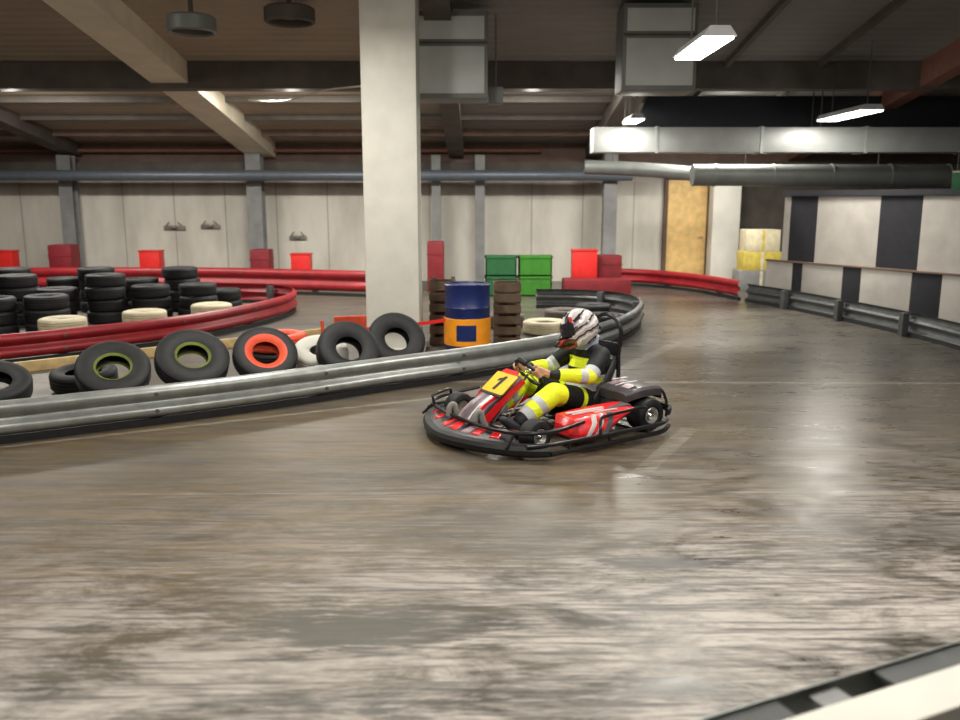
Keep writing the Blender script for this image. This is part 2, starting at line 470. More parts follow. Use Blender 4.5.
# far wall: white sheet panels, plain dark above
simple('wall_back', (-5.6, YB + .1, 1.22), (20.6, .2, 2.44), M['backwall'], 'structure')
simple('wall_back_upper', (0, YB + .16, 2.85), (32, .1, .86), M['beam_brown'], 'structure')
simple('wall_back_right', (10.4, YB + .1, 1.22), (10.9, .2, 2.44), M['beam_dark'], 'structure')
simple('wall_left', (-15.5, 9, 2.2), (.2, 22, 4.4), M['white_paint'], 'structure')
simple('wall_right', (15.5, 9, 2.2), (.2, 22, 4.4), M['beam_dark'], 'structure')
simple('trim_1', (-2, YB - .08, 2.66), (26, .16, .20), M['beam_dark'], 'structure')

# rafters following the roof slope
def rafter(x, w, dpt, m, y0=3.0, y1=YB):
    bm = NB()
    prism(bm, [(x - w / 2, y0, zroof(y0) - dpt), (x - w / 2, y1, zroof(y1) - dpt), (x - w / 2, y1, zroof(y1)), (x - w / 2, y0, zroof(y0))], (w, 0, 0))
    o = obj('roof_beam', bm, m, kind='structure'); return o
rafter(-9.45, .35, .30, M['beam_dark'])
rafter(-5.05, .60, .34, M['beam_lit'], 6.0)
rafter(-.55, .35, .34, M['beam_dark'])
rafter(2.65, .40, .34, M['beam_dark'], 12.4)
rafter(7.3, .28, .40, M['rust'])
# purlins across
for k, (y, w, d, m) in enumerate([(14.6, .35, .42, 'beam_dark'), (16.5, .10, .12, 'beam_dark'), (17.8, .12, .12, 'beam_dark'), (19.1, .12, .14, 'beam_brown'), (11.4, .10, .10, 'beam_brown'), (8.6, .1, .1, 'beam_brown')]):
    simple('roof_purlin', (0, y, zroof(y) - d / 2 + .02), (31, w, d), M[m], 'structure')
bm = NB(); prism(bm, [(2.75, 15.75, 3.14), (8.6, 15.75, 3.14), (8.6, 15.75, 3.72), (3.0, 15.75, 3.72)], (0, .12, 0)); obj('added_dark_panel', bm, M['check_black'], kind='structure')  # dark panel added to black out the lamp-lit roof behind it
for x in (4.0, 5.5):
    rafter(x, .08, .10, M['beam_dark'])

# steel columns on the far wall
for k, (x, y, w, ht) in enumerate([(-9.45, 19.9, .30, 2.9), (-5.15, 19.9, .34, 3.0), (-1.0, 19.8, .20, 2.9), (0.0, 19.8, .22, 2.9), (2.95, 19.7, .30, 3.0)]):
    bm = NB()
    for dy in (-w / 2, w / 2): box(bm, (x, y + dy * .9, ht / 2), (w, .03, ht))
    box(bm, (x, y, ht / 2), (.03, w * .9, ht))
    box(bm, (x, y, .02), (w + .1, w + .1, .04))
    obj('steel_column', bm, M['column_grey'], kind='structure')

# the big white pillar inside the infield
bm = NB(); box(bm, (-1.08, 10.75, 2.32), (.66, .60, 4.64), bev=.025)
box(bm, (-1.06, 10.75, .04), (.72, .66, .08), bev=.01)
obj('concrete_pillar', bm, M['pillar'], kind='structure')
# white post beside the tan door
bm = NB(); box(bm, (5.55, 19.6, 1.25), (.62, .4, 2.5), bev=.02)
obj('white_post', bm, M['white_paint'], kind='structure')

# door_1: tan wooden door beside the post
d = empty('door_1', (4.83, 20.15, 0)); d['kind'] = 'structure'
obj('door_panel', (lambda b: (box(b, (0, 0, 1.2), (.92, .06, 2.3), bev=.01), b)[1])(NB()), M['wood'], d)
bm = NB()
for sx in (-.5, .5): box(bm, (sx, 0, 1.2), (.08, .12, 2.4))
box(bm, (0, 0, 2.4), (1.08, .12, .08)); obj('door_frame', bm, M['crate_wood'], d)
bm = NB(); tube(bm, [(.36, -.03, 1.05), (.36, -.08, 1.05), (.26, -.08, 1.05)], .012); obj('door_handle', bm, M['chrome'], d)

# far-wall services
bm = NB(); tube(bm, [(-13, 19.40, 2.44), (3.4, 19.40, 2.44)], .12, 20)
tube(bm, [(-13 + k * 2.0, 19.40, 2.44) for k in (0, .02)], .13, 20)
o = obj('pipe', bm, M['pipe']); tag(o, 'long blue-grey pipe running under the eaves along the white far wall', 'pipe')
bm = NB(); tube(bm, [(-13, YB - .12, 3.02), (1.4, YB - .12, 3.02)], .045, 12)
o = obj('pipe', bm, M['rust']); tag(o, 'thin rust-red pipe running high along the top of the far wall', 'pipe')

# right-hand partition painted in black and white checks
WA, WB = Vector((5.55, 15.97, 0)), Vector((8.3, 10.92, 0))
wd = (WB - WA).normalized(); wn = Vector((-wd.y, wd.x, 0))  # wn points away from the track
if wn.x < 0: wn = -wn
ang = math.atan2(wd.y, wd.x)
Lw = (WB - WA).length
def seg_box(bm, t0, t1, z0, z1, off, th, mi=0, bev=0.0):
    c = WA + wd * ((t0 + t1) / 2) + wn * (off + th / 2)
    box(bm, (c.x, c.y, (z0 + z1) / 2), (t1 - t0, th, z1 - z0), (0, 0, ang), mi=mi, bev=bev)
bm = NB()
CU = [.05, .2, .8, 2.05, 2.80, 4.0, 4.75, 6.0]      # edges of the painted checks, white first
for k in range(7): seg_box(bm, CU[k], CU[k + 1], 0.0, 1.97, .06, .12, mi=k % 2 == 1)
obj('wall_right_partition', bm, [M['check_white'], M['check_black']], kind='structure')
bm = NB(); seg_box(bm, .05, 6.0, 1.97, 2.07, .0, .2); obj('trim_2', bm, M['check_black'], kind='structure')
bm = NB(); seg_box(bm, -.25, 6.0, .775, .80, -.03, .09); obj('trim_3', bm, M['beam_brown'], kind='structure')
CL = [-.25, .38, .60, 1.47, 1.83, 2.77, 3.27, 4.25, 4.8, 5.9]
LBL = ['white board at the far end of the low checked row, beside the boxes',
       'narrow black board, farthest black one in the low checked row',
       'white board, second white from the far end of the low checked row',
       'black board, second black from the far end of the low checked row',
       'white board, third white from the far end of the low checked row',
       'black board, third black from the far end of the low checked row',
       'white board cut by the right edge of the photo in the low checked row',
       'black board nearest the camera in the low checked row',
       'white board nearest the camera in the low checked row']
for k in range(9):
    bm = NB(); seg_box(bm, CL[k] + .004, CL[k + 1] - .004, 0.0, .77, 0.0, .055, bev=.006)
    o = obj('barrier_board', bm, M['check_black'] if k % 2 else M['check_white'])
    tag(o, LBL[k], 'board', 'low checked boards along the right partition')

# ------------------------------------------------------------------ guard rails
WPROF = [(.345, .0), (.335, .02), (.318, .045), (.295, .058), (.270, .058), (.248, .045), (.228, .012), (.205, .0), (.182, .012),
         (.162, .045), (.140, .058), (.115, .058), (.092, .045), (.075, .020), (.065, .0)]
def guardrail(path, m, label, group=None, posts=1.5, sub=8, zs=1.0, skirt=None, mp=None, name='guardrail', side=1):
    pts = smooth_path([(x, y, 0) for x, y in path], sub)
    c = pts[len(pts) // 2].copy()
    t = empty(name, c); tag(t, label, 'barrier', group)
    dirs = []
    for i in range(len(pts)):
        d = (pts[min(i + 1, len(pts) - 1)] - pts[max(i - 1, 0)]).normalized(); dirs.append(Vector((d.y, -d.x, 0)) * side)
    bm = NB()
    full = [(z, o) for z, o in WPROF] + [(z, o - .008) for z, o in WPROF[::-1]]
    loft(bm, [[p - c + n * o + Vector((0, 0, z * zs)) for z, o in full] for p, n in zip(pts, dirs)], caps=True)
    obj('rail', bm, m, t, sharp=50)
    if skirt:
        bm = NB()
        loft(bm, [[p - c + n * o + Vector((0, 0, z)) for z, o in ((0, -.02), (0, .03), (.06, .03), (.06, -.02))] for p, n in zip(pts, dirs)], smooth=False)
        obj('rubber_strip', bm, skirt, t)
    acc = 0.4
    for i in range(1, len(pts)):
        acc += (pts[i] - pts[i - 1]).length
        if acc >= posts:
            acc = 0
            q = pts[i] - c - dirs[i] * .065
            bm = NB(); box(bm, (q.x, q.y, .165 * zs), (.10, .10, .33 * zs), (0, 0, math.atan2(dirs[i].y, dirs[i].x)), bev=.006)
            obj('post', bm, mp or M['galv_dark'], t)
            e = pts[i] - c
            for z in (.275, .13):
                b2 = NB(); q2 = e + dirs[i] * .06
                tube(b2, [q2 + Vector((0, 0, z * zs)), q2 + dirs[i] * .012 + Vector((0, 0, z * zs))], .018, 8)
                obj('bolt', b2, M['galv_dark'], t)
    return t
NEAR = [(-8.2, 4.9), (-6.6, 5.4), (-5.2, 6.0), (-3.87, 6.61), (-3.22, 6.98), (-2.51, 7.40), (-1.72, 7.95), (-.83, 8.63), (-.11, 9.16), (.84, 10.0), (1.45, 10.8)]
NEAR = [(x, y - .13) for x, y in NEAR]
guardrail(NEAR, M['galv'], 'galvanised grey guardrail curving behind the kart around the near infield', skirt=M['rubber'])
guardrail([(1.50, 10.75), (1.95, 11.55), (2.32, 12.5), (2.55, 13.6), (2.4, 14.5), (1.8, 15.0), (1.0, 15.1)], M['galv_dark'],
          'dark hairpin end of the guardrail just right of the driver', skirt=M['rubber'])
guardrail([(5.05, 16.1), (5.5, 14.8), (5.88, 13.1), (6.12, 11.6), (6.15, 10.2), (5.9, 8.6)], M['galv_dark'],
          'dark steel guardrail running along the foot of the checked wall on the right', side=-1, skirt=M['rubber'])
guardrail([(-9.0, 8.0), (-7.4, 8.7), (-5.8, 9.6), (-4.85, 10.45), (-3.95, 11.6), (-3.35, 13.2), (-3.2, 14.4), (-3.5, 15.4), (-4.3, 15.9), (-5.6, 16.0)], M['red'],
          'long dark red guardrail curving round the tyre stacks on the left', skirt=M['rubber'], zs=1.05)
guardrail([(-13, 17.6), (-9, 17.8), (-5.9, 17.8), (-3.6, 17.3), (-2.2, 16.9), (-1.6, 17.0)], M['red'],
          'red guardrail on the far side of the left track, ending behind the pillar', zs=1.5, skirt=M['rubber'])
guardrail([(3.1, 19.3), (3.8, 18.9), (4.5, 17.9), (4.85, 16.9), (5.0, 16.3)], M['red'],
          'red guardrail closing the far corner below the tan door', zs=1.1, skirt=M['rubber'])

# foreground barrier: rail, spacer blocks, white board
fd = Vector((.97, .43, 0)).normalized(); fn = Vector((-fd.y, fd.x, 0))
f0 = Vector((.58, 2.11, 0)); fang = math.atan2(fd.y, fd.x)
t = empty('foreground_barrier', (f0.x, f0.y, 0), fang)
tag(t, 'double barrier with grey rail and white board cut off by the lower right corner', 'barrier')
bm = NB(); loft(bm, [[(x, o * .5 - .012, z + .16) for z, o in [(z, o) for z, o in WPROF] + [(z, o - .014) for z, o in WPROF[::-1]]] for x in (-1.2, 0, 1.2, 2.6)])
obj('rail', bm, M['galv'], t)
bm = NB(); box(bm, (.7, -.055, .36), (3.8, .085, .02)); obj('lower_plate', bm, M['black_paint'], t)
for x0, x1 in ((-1.2, .285), (.405, .515), (.665, 1.9), (2.02, 2.6)):
    bm = NB(); box(bm, ((x0 + x1) / 2, -.054, .485 if x0 != .405 else .47), (x1 - x0, .084, .018), bev=.003); obj('cover_plate', bm, M['column_grey'] if x0 == .405 else M['plate_grey'], t)
bm = NB(); box(bm, (.7, -.178, .25), (3.8, .155, .50), bev=.012); obj('board', bm, M['white_paint'], t)
for x in (-1.0, 2.0):
    bm = NB(); box(bm, (x, -.05, .22), (.09, .08, .44)); obj('post', bm, M['galv_dark'], t)

# kerb plank behind the tyres
bm = NB()
p0, p1 = Vector((-6.3, 8.35, 0)), Vector((-2.2, 11.9, 0)); dd = (p1 - p0).normalized(); aa = math.atan2(dd.y, dd.x); L0 = (p1 - p0).length
box(bm, (0, 0, .06), (L0, .05, .12), (0, 0, aa), bev=.008)
o = obj('wooden_plank', bm, M['plank']); o.location = ((p0 + p1) / 2)
tag(o, 'long pale wooden plank on edge on the floor behind the row of tyres', 'plank')
bm = NB(); box(bm, (0, 0, .13), (1.05, .05, .24), (0, 0, R(15)), bev=.008)
o = obj('wooden_plank', bm, M['orange_red']); o.location = (-1.60, 12.3, 0)
tag(o, 'short orange-red plank on edge just left of the white pillar', 'plank')

# ------------------------------------------------------------------ tyres
def tyre_mesh(Ro, Ri, w):
    bm = NB(); h = w / 2; s = Ro - Ri
    prof = [(Ri, -h * .62), (Ri + s * .12, -h * .80), (Ri + s * .40, -h), (Ri + s * .70, -h * .98), (Ro - s * .10, -h * .86), (Ro - .004, -h * .70)]
    # tread grooves
    for z in (-.38, 0, .38):
        prof += [(Ro, h * (z - .10)), (Ro - .012, h * (z - .07)), (Ro - .012, h * (z + .07)), (Ro, h * (z + .10))]
    prof += [(Ro - .004, h * .70), (Ro - s * .10, h * .86), (Ri + s * .70, h * .98), (Ri + s * .40, h), (Ri + s * .12, h * .80), (Ri, h * .62),
             (Ri + .02, h * .55), (Ro - s * .22, h * .6), (Ro - s * .16, 0), (Ro - s * .22, -h * .6), (Ri + .02, -h * .55)]
    lathe(bm, prof, 44, 'z')
    return bm
def tyre(m, label, loc, rot, Ro=.30, Ri=.17, w=.19, group='loose tyres inside the near guardrail', mats=None):
    bm = tyre_mesh(Ro, Ri, w)
    if mats:   # painted wall inside the tread
        for f in bm.faces:
            c = f.calc_center_median(); r = math.hypot(c.x, c.y)
            f.material_index = 1 if r < Ri + (Ro - Ri) * (.45 if mats[0] is M['orange_red'] else .2) else 0
    o = obj('tyre', bm, [m] + (mats or []))
    o.location = loc; o.rotation_euler = rot
    return tag(o, label, 'tyre', group)
def lean(px, py, ro, tilt, yaw, w=.19):
    """resting height of a tyre whose axle is tilted by `tilt` from the vertical"""
    return (px, py, ro * math.sin(tilt) + w / 2 * math.cos(tilt)), (tilt, 0, yaw)
def put(m, label, x, y, tilt, yaw, Ro=.30, Ri=.17, w=.19, mats=None, dz=0):
    loc, rot = lean(x, y, Ro, R(tilt), R(yaw), w)
    return tyre(m, label, (loc[0], loc[1], loc[2] + dz), rot, Ro, Ri, w, mats=mats)
put(M['rubber'], 'black tyre leaning at the left edge of the photo behind the grey rail', -4.50, 7.65, 22, 35, .34, mats=[M['rubber']])
put(M['rubber'], 'black tyre with yellow-green inside, left one of the two such', -3.52, 8.00, 38, 25, .34, .15, mats=[M['lime']])
put(M['rubber'], 'black tyre lying flat between the left-edge tyre and the green-painted ones', -4.02, 8.45, 6, 0, .32)
put(M['rubber'], 'black tyre with yellow-green inside beside the red-centred tyre', -2.90, 8.42, 40, 30, .36, .15, .21, mats=[M['lime']])
put(M['rubber'], 'black tyre with red-painted centre facing the track', -2.24, 8.72, 46, 25, .33, .14, mats=[M['orange_red']])
put(M['orange_red'], 'orange-red painted tyre lying on top of a black one behind the red-centred tyre', -2.35, 9.75, 0, 0, .34, .17, .20, dz=.19)
put(M['rubber'], 'black tyre lying under the orange-red painted tyre', -2.35, 9.75, 0, 0, .33, .17, .19)
put(M['white_paint'], 'white-painted tyre between the red-centred tyre and the big black pair', -1.74, 9.15, 22, 15, .30, .12, .24)
put(M['rubber'], 'large black tyre leaning left of the white pillar, left of the pair', -1.40, 8.85, 52, 28, .33, .14, .22)
put(M['rubber'], 'large black tyre leaning against the foot of the white pillar', -.95, 9.45, 56, 22, .33, .14, .22)
put(M['cream'], 'cream-painted tyre lying on the infield right of the blue drum', .95, 12.2, 0, 0, .33, .17, .19)
put(M['rubber_brown'], 'dusty brown tyre lying on the infield right of the wooden crate', .35, 12.9, 0, 0, .33, .17, .2)
put(M['rubber_brown'], 'dusty brown tyre lying behind the cream-painted tyre', 1.35, 13.4, 0, 0, .33, .17, .2)
put(M['rubber'], 'black tyre lying inside the hairpin of the grey guardrail, nearer one', 1.85, 12.9, 0, 0, .30, .17, .19)
put(M['rubber'], 'black tyre lying inside the hairpin of the grey guardrail, farther one', 1.9, 14.2, 0, 0, .30, .17, .19)
# stacks of black tyres behind the dark red rail
proto = tyre_mesh(.30, .17, .19)
pt = obj('tyre', proto, [M['rubber']]); first = True
stacks = [(-9.9, 13.2, 3), (-9.2, 13.0, 4), (-8.5, 13.2, 3), (-7.85, 13.0, 4), (-7.2, 13.25, 4), (-6.55, 13.1, 3), (-5.9, 13.35, 4), (-5.25, 13.6, 3), (-4.6, 13.8, 3),
          (-9.4, 14.6, 4), (-8.7, 14.8, 4), (-8.0, 14.6, 4), (-7.3, 14.9, 3), (-6.6, 14.7, 4), (-5.9, 14.8, 3), (-5.2, 14.8, 4), (-4.5, 14.8, 2)]
ORD = ['first', 'second', 'third', 'fourth', 'fifth', 'sixth', 'seventh', 'eighth', 'ninth']
LEV = ['on the floor', 'second from the floor', 'third from the floor', 'fourth from the floor']
def stack_label(k, si, row): return 'black tyre %s in the %s stack from the left, %s row' % (LEV[k], ORD[si], row)
for si, (x, y, n) in enumerate(stacks):
    for k in range(n):
        o = pt if first else copy_tree(pt); first = False
        o.location = (x + random.uniform(-.03, .03), y + random.uniform(-.03, .03), .095 + .19 * k); o.rotation_euler = (0, 0, random.uniform(0, 6))
        tag(o, stack_label(k, si if si < 9 else si - 9, 'middle' if si < 9 else 'back'), 'tyre', 'stacked black tyres on the left')

# pale painted tyres each lying on a black one, just inside the red rail
for k, (x, y, lab) in enumerate([(-5.55, 11.2, 'left one of the three'), (-4.75, 11.95, 'middle one of the three'), (-4.05, 12.75, 'nearest the bend of the rail')]):
    put(M['rubber'], 'black tyre under a cream-painted one, ' + lab, x, y, 0, 0, .30, .17, .19)
    put(M['cream'], 'cream-painted tyre lying on a black one, ' + lab, x, y, 0, 0, .30, .12, .18, dz=.19)
for k, (x, y, n) in enumerate([(-9.6, 11.6, 3), (-8.9, 11.8, 3), (-8.2, 11.7, 3), (-7.5, 11.9, 3), (-6.8, 11.8, 3), (-6.2, 12.1, 3)]):
    for q in range(n):
        o = copy_tree(pt); o.location = (x, y, .095 + .19 * q); o.rotation_euler = (0, 0, random.uniform(0, 6))
        tag(o, stack_label(q, k, 'front'), 'tyre', 'stacked black tyres on the left')

# ------------------------------------------------------------------ red pads and boxes along the far side
def pad(x, y, w, z0, z1, m, label, dpt=.42, name='column_pad', grp='dark red pads round the steel columns'):
    bm = NB(); box(bm, (0, 0, (z1 - z0) / 2), (w, dpt, z1 - z0), bev=.03)
    o = obj(name, bm, m); o.location = (x, y, z0); tag(o, label, name.split('_')[-1], grp)
    for zz in (.25, .75):
        b = NB(); box(b, (0, 0, (z1 - z0) * zz), (w + .012, dpt + .012, .03)); obj('strap', b, M['red_dark'], o)
    return o
pad(-9.05, 18.6, .50, 0, .95, M['red_dark'], 'dark red pad at the foot of the leftmost grey column')
pad(-4.75, 18.6, .42, 0, .85, M['red_dark'], 'dark red pad at the foot of the column left of the pillar')
pad(-.93, 18.0, .34, 0, 1.05, M['red_dark'], 'tall dark red pad just right of the white pillar')
pad(2.72, 18.2, .55, 0, .75, M['red_dark'], 'dark red pad right of the bright red box, beyond the kart driver')
def redbox(x, y, w, z0, z1, label):
    bm = NB(); box(bm, (0, 0, (z1 - z0) / 2), (w, .32, z1 - z0), bev=.02)
    o = obj('red_box', bm, M['red_bright']); o.location = (x, y, z0); tag(o, label, 'box', 'bright red boxes along the far wall')
    b = NB(); box(b, (0, 0, z1 - z0 + .012), (w + .03, .35, .03), bev=.008); obj('lid', b, M['red_bright'], o)
    return o
redbox(-10.6, 19.0, .55, 0, .78, 'bright red box at the far wall by the left edge of the photo')
redbox(-7.3, 19.0, .45, 0, .78, 'bright red box between the two left columns at the far wall')
redbox(-3.95, 18.9, .42, 0, .72, 'bright red box against the far wall just left of the pillar')
redbox(2.18, 17.9, .52, 0, .86, 'tall bright red box right of the green crates')
bm = NB(); box(bm, (0, 0, .17), (1.35, .5, .34), bev=.03); o = obj('red_block', bm, M['red_dark']); o.location = (2.35, 17.2, 0)
tag(o, 'low dark red foam block on the floor in front of the tall red box', 'block')

# green crates
def crate(x, y, z, w, m, label):
    t = empty('green_crate', (x, y, z)); tag(t, label, 'crate', 'green crates beyond the drum')
    bm = NB(); h = .40; dpt = .42
    box(bm, (0, 0, .015), (w, dpt, .03))
    for sx in (-1, 1): box(bm, (sx * (w / 2 - .012), 0, h / 2), (.024, dpt, h))
    for sy in (-1, 1): box(bm, (0, sy * (dpt / 2 - .012), h / 2), (w, .024, h))
    obj('shell', bm, m, t)
    bm = NB()
    for k in range(7): box(bm, ((k - 3) * w / 7.4, -dpt / 2 - .008, h * .46), (.02, .016, h * .8))
    obj('rib', bm, m, t)['kind'] = 'stuff'
    bm = NB(); 
    for sy in (-1, 1): box(bm, (0, sy * dpt / 2, h - .02), (w + .03, .03, .04))
    for sx in (-1, 1): box(bm, (sx * w / 2, 0, h - .02), (.03, dpt + .03, .04))
    obj('rim', bm, m, t)
crate(.42, 17.2, 0, .62, M['green2'], 'dark green crate at floor level, left end of the green stack')
crate(1.105, 17.2, 0, .66, M['green'], 'bright green crate at floor level, right end of the green stack')
crate(.42, 17.2, .403, .62, M['green2'], 'darker green crate on top at the left of the green stack')
crate(1.105, 17.2, .403, .66, M['green'], 'bright green crate on top at the right of the green stack')

# boxes beside the white post
for k, (z, h, w, m, lab) in enumerate([(0, .42, .95, 'column_grey', 'grey box at the bottom of the box stack by the white post'), (.421, .40, .80, 'yellow_card', 'yellow box in the middle of the stack by the white post'),
                                  (.822, .46, .72, 'cream', 'cream box on top of the stack by the white post')]):
    bm = NB(); box(bm, (0, 0, h / 2), (w, .5, h), bev=.01); o = obj('storage_box', bm, M[m]); o.location = (6.0, 18.4, z); tag(o, lab, 'box', 'stack of boxes by the white post')
    b = NB(); box(b, (0, -.252, h / 2), (.06, .006, h - .02)); obj('tape', b, M['cream'] if m != 'cream' else M['yellow_card'], o)

# ------------------------------------------------------------------ drum and crate behind it
t = empty('steel_drum', (-.16, 10.72, 0), R(-70)); tag(t, 'dark blue steel drum with an orange band and blue square, beside the white pillar', 'drum')
bm = NB(); r = .285
prof = [(0, .0), (r, .0), (r + .008, .012), (r, .024), (r, .27), (r + .01, .285), (r, .30), (r, .56), (r + .01, .575), (r, .59), (r, .845), (r + .009, .858), (r - .004, .868), (r - .014, .845), (0, .845)]
lathe(bm, prof, 56, 'z', closed=False); obj('drum_body', bm, M['drum_blue'], t)
bm = NB(); lathe(bm, [(r + .004, .10), (r + .013, .105), (r + .013, .44), (r + .004, .445)], 56, 'z', closed=True); obj('orange_band', bm, M['orange'], t)
bm = NB()
for (a0, a1) in ((-46, 2),):
    ang_ = [R(a0 + (a1 - a0) * k / 8) for k in range(9)]
    V0 = [[bm.verts.new(((r + q) * math.cos(a), (r + q) * math.sin(a), z)) for a in ang_] for q, z in ((.012, .17), (.017, .17), (.017, .37), (.012, .37))]
    for i in range(4):
        for k in range(8): bm.faces.new([V0[i][k], V0[i][k + 1], V0[(i + 1) % 4][k + 1], V0[(i + 1) % 4][k]])
obj('label_square', bm, M['drum_blue'], t)
bm = NB(); lathe(bm, [(0, .86), (.035, .86), (.035, .845), (0, .845)], 16, 'z', c=(.15, .1, .006), closed=False); obj('bung', bm, M['galv_dark'], t)
def wcrate(x, y, w, h, label, rz=0):
    t = empty('wooden_crate', (x, y, 0), R(rz)); tag(t, label, 'crate', 'brown wooden crates around the drum')
    n = int(h / .13)
    bm = NB()
    for k in range(n):
        z = .06 + k * h / n
        for sy in (-.2, .2): box(bm, (0, sy, z), (w, .02, .10))
        for sx in (-1, 1): box(bm, (sx * (w / 2 - .01), 0, z), (.02, .38, .10))
    obj('slats', bm, M['crate_wood'], t)
    for sx in (-1, 1):
        for sy in (-1, 1):
            bm = NB(); box(bm, (sx * (w / 2 - .035), sy * .165, h / 2), (.05, .05, h)); obj('corner_post', bm, M['crate_wood'], t)
wcrate(-.50, 11.35, .34, .88, 'narrow brown wooden crate between the white pillar and the blue drum', 0)
wcrate(.36, 11.3, .36, .86, 'narrow brown wooden crate right of the blue drum', 0)

# red tape running past the pillar
bm = NB(); n = 16
pa, pb = Vector((-1.95, 10.5, .30)), Vector((-.42, 10.28, .46))
rings = []
for k in range(n + 1):
    p = pa.lerp(pb, k / n) + Vector((0, 0, -.03 * math.sin(math.pi * k / n)))
    rings.append([p + Vector((0, 0, .022)), p + Vector((0, -.002, .022)), p + Vector((0, -.002, -.022)), p + Vector((0, 0, -.022))])
loft(bm, rings); o = obj('barrier_tape', bm, M['red_bright']); tag(o, 'red tape stretched in front of the foot of the white pillar', 'tape')
bm = NB(); tube(bm, [(-1.97, 10.51, 0), (-1.97, 10.51, .42)], .02, 10); lathe(bm, [(0, 0), (.12, 0), (.12, .02), (.03, .035), (0, .035)], 20, 'z', c=(-1.97, 10.51, 0), closed=False)
o = obj('tape_post', bm, M['orange_red']); tag(o, 'short orange-red post holding the red tape left of the pillar', 'post')

# fixtures on the white wall
for (x, z, w, lab) in [(-7.2, 1.25, .5, 'small dark bracket on the far white wall, left of the pair'), (-6.35, 1.28, .45, 'small dark bracket on the far white wall, right of the pair'), (-4.3, 1.02, .4, 'small dark bracket on the far wall just left of the pillar')]:
    bm = NB(); box(bm, (0, 0, 0), (w, .05, .10), bev=.015); box(bm, (0, -.06, .02), (w * .3, .1, .05), bev=.01); tube(bm, [(-w * .4, -.02, .04), (-w * .2, -.06, .14)], .015); tube(bm, [(w * .4, -.02, .04), (w * .2, -.06, .14)], .015)
    o = obj('wall_bracket', bm, M['smudge']); o.location = (x, YB - .03, z); tag(o, lab, 'bracket', 'dark brackets on the far wall')

# ------------------------------------------------------------------ overhead: ducts, units, lamps
bm = NB(); box(bm, (0, 0, 0), (8.2, .45, .42), bev=.01)
o = obj('rectangular_duct', bm, M['duct']); o.location = (6.05, 15.3, 2.92)
tag(o, 'long pale rectangular duct crossing below the ceiling lamps on the right', 'duct')
for x in (-3.0, -1.2, .6, 2.4): b = NB(); box(b, (x, 0, 0), (.05, .48, .45)); obj('flange', b, M['duct'], o)
for x in (-3.5, -.2, 3.2):
    b = NB()
    for sy in (-.2, .2): box(b, (x, sy, .62), (.02, .01, .85))
    obj('hanger', b, M['beam_dark'], o)
bm = NB(); tube(bm, [(4.0, 16.4, 2.36), (9.2, 16.4, 2.36)], .20, 28)
o = obj('round_duct', bm, M['duct_dim']); tag(o, 'dim round duct running below the pale rectangular duct on the right', 'duct')
for x in (5.0, 7.5): b = NB(); box(b, (x, 16.4, 3.15), (.02, .02, 1.25)); obj('hanger', b, M['beam_dark'], o)
for k in range(5): b = NB(); tube(b, [(4.4 + k * 1.1, 16.4, 2.36), (4.44 + k * 1.1, 16.4, 2.36)], .212, 28); obj('joint_ring', b, M['duct_dim'], o)
bm = NB()
tube(bm, smooth_path([(2.1, 17.5, 2.55), (3.2, 17.4, 2.50), (4.0, 17.0, 2.42), (4.6, 16.75, 2.36)], 6), .14, 20)
o = obj('round_duct', bm, M['duct_dim']); tag(o, 'thinner dim duct bending towards the white post left of the larger round duct', 'duct')
b = NB(); box(b, (2.65, 17.45, 2.98), (.02, .02, .76)); obj('hanger', b, M['beam_dark'], o)

def unit(x, y, w, h, zt, label):
    t = empty('ventilation_unit', (x, y, zt - h)); tag(t, label, 'ventilation unit', 'grey ventilation units under the roof')
    bm = NB(); box(bm, (0, 0, h / 2), (w, .6, h), bev=.02); obj('casing', bm, M['duct_dim'], t)
    bm = NB(); box(bm, (0, -.302, h * .64), (w * .98, .02, .03)); obj('seam', bm, M['beam_dark'], t)
    for z0, z1 in ((.06, .60), (.68, .94)):
        bm = NB(); box(bm, (0, -.305, h * (z0 + z1) / 2), (w * .9, .015, h * (z1 - z0)), bev=.005); obj('panel', bm, M['duct_light'], t)
unit(-.37, 12.0, .95, 1.10, 4.32, 'grey ventilation unit hanging just right of the white pillar')
unit(2.36, 12.0, .98, 1.10, 4.42, 'grey ventilation unit hanging left of the nearest ceiling lamp')
bm = NB(); box(bm, (0, 0, 0), (.2, .2, .22), bev=.01); o = obj('junction_box', bm, M['duct_dim']); o.location = (.215, 12.1, 3.30)
tag(o, 'small grey junction box at the lower right of the left ventilation unit', 'junction box')
b = NB(); tube(b, [(0, 0, .1), (0, 0, 1.05)], .012); obj('conduit', b, M['duct_dim'], o)

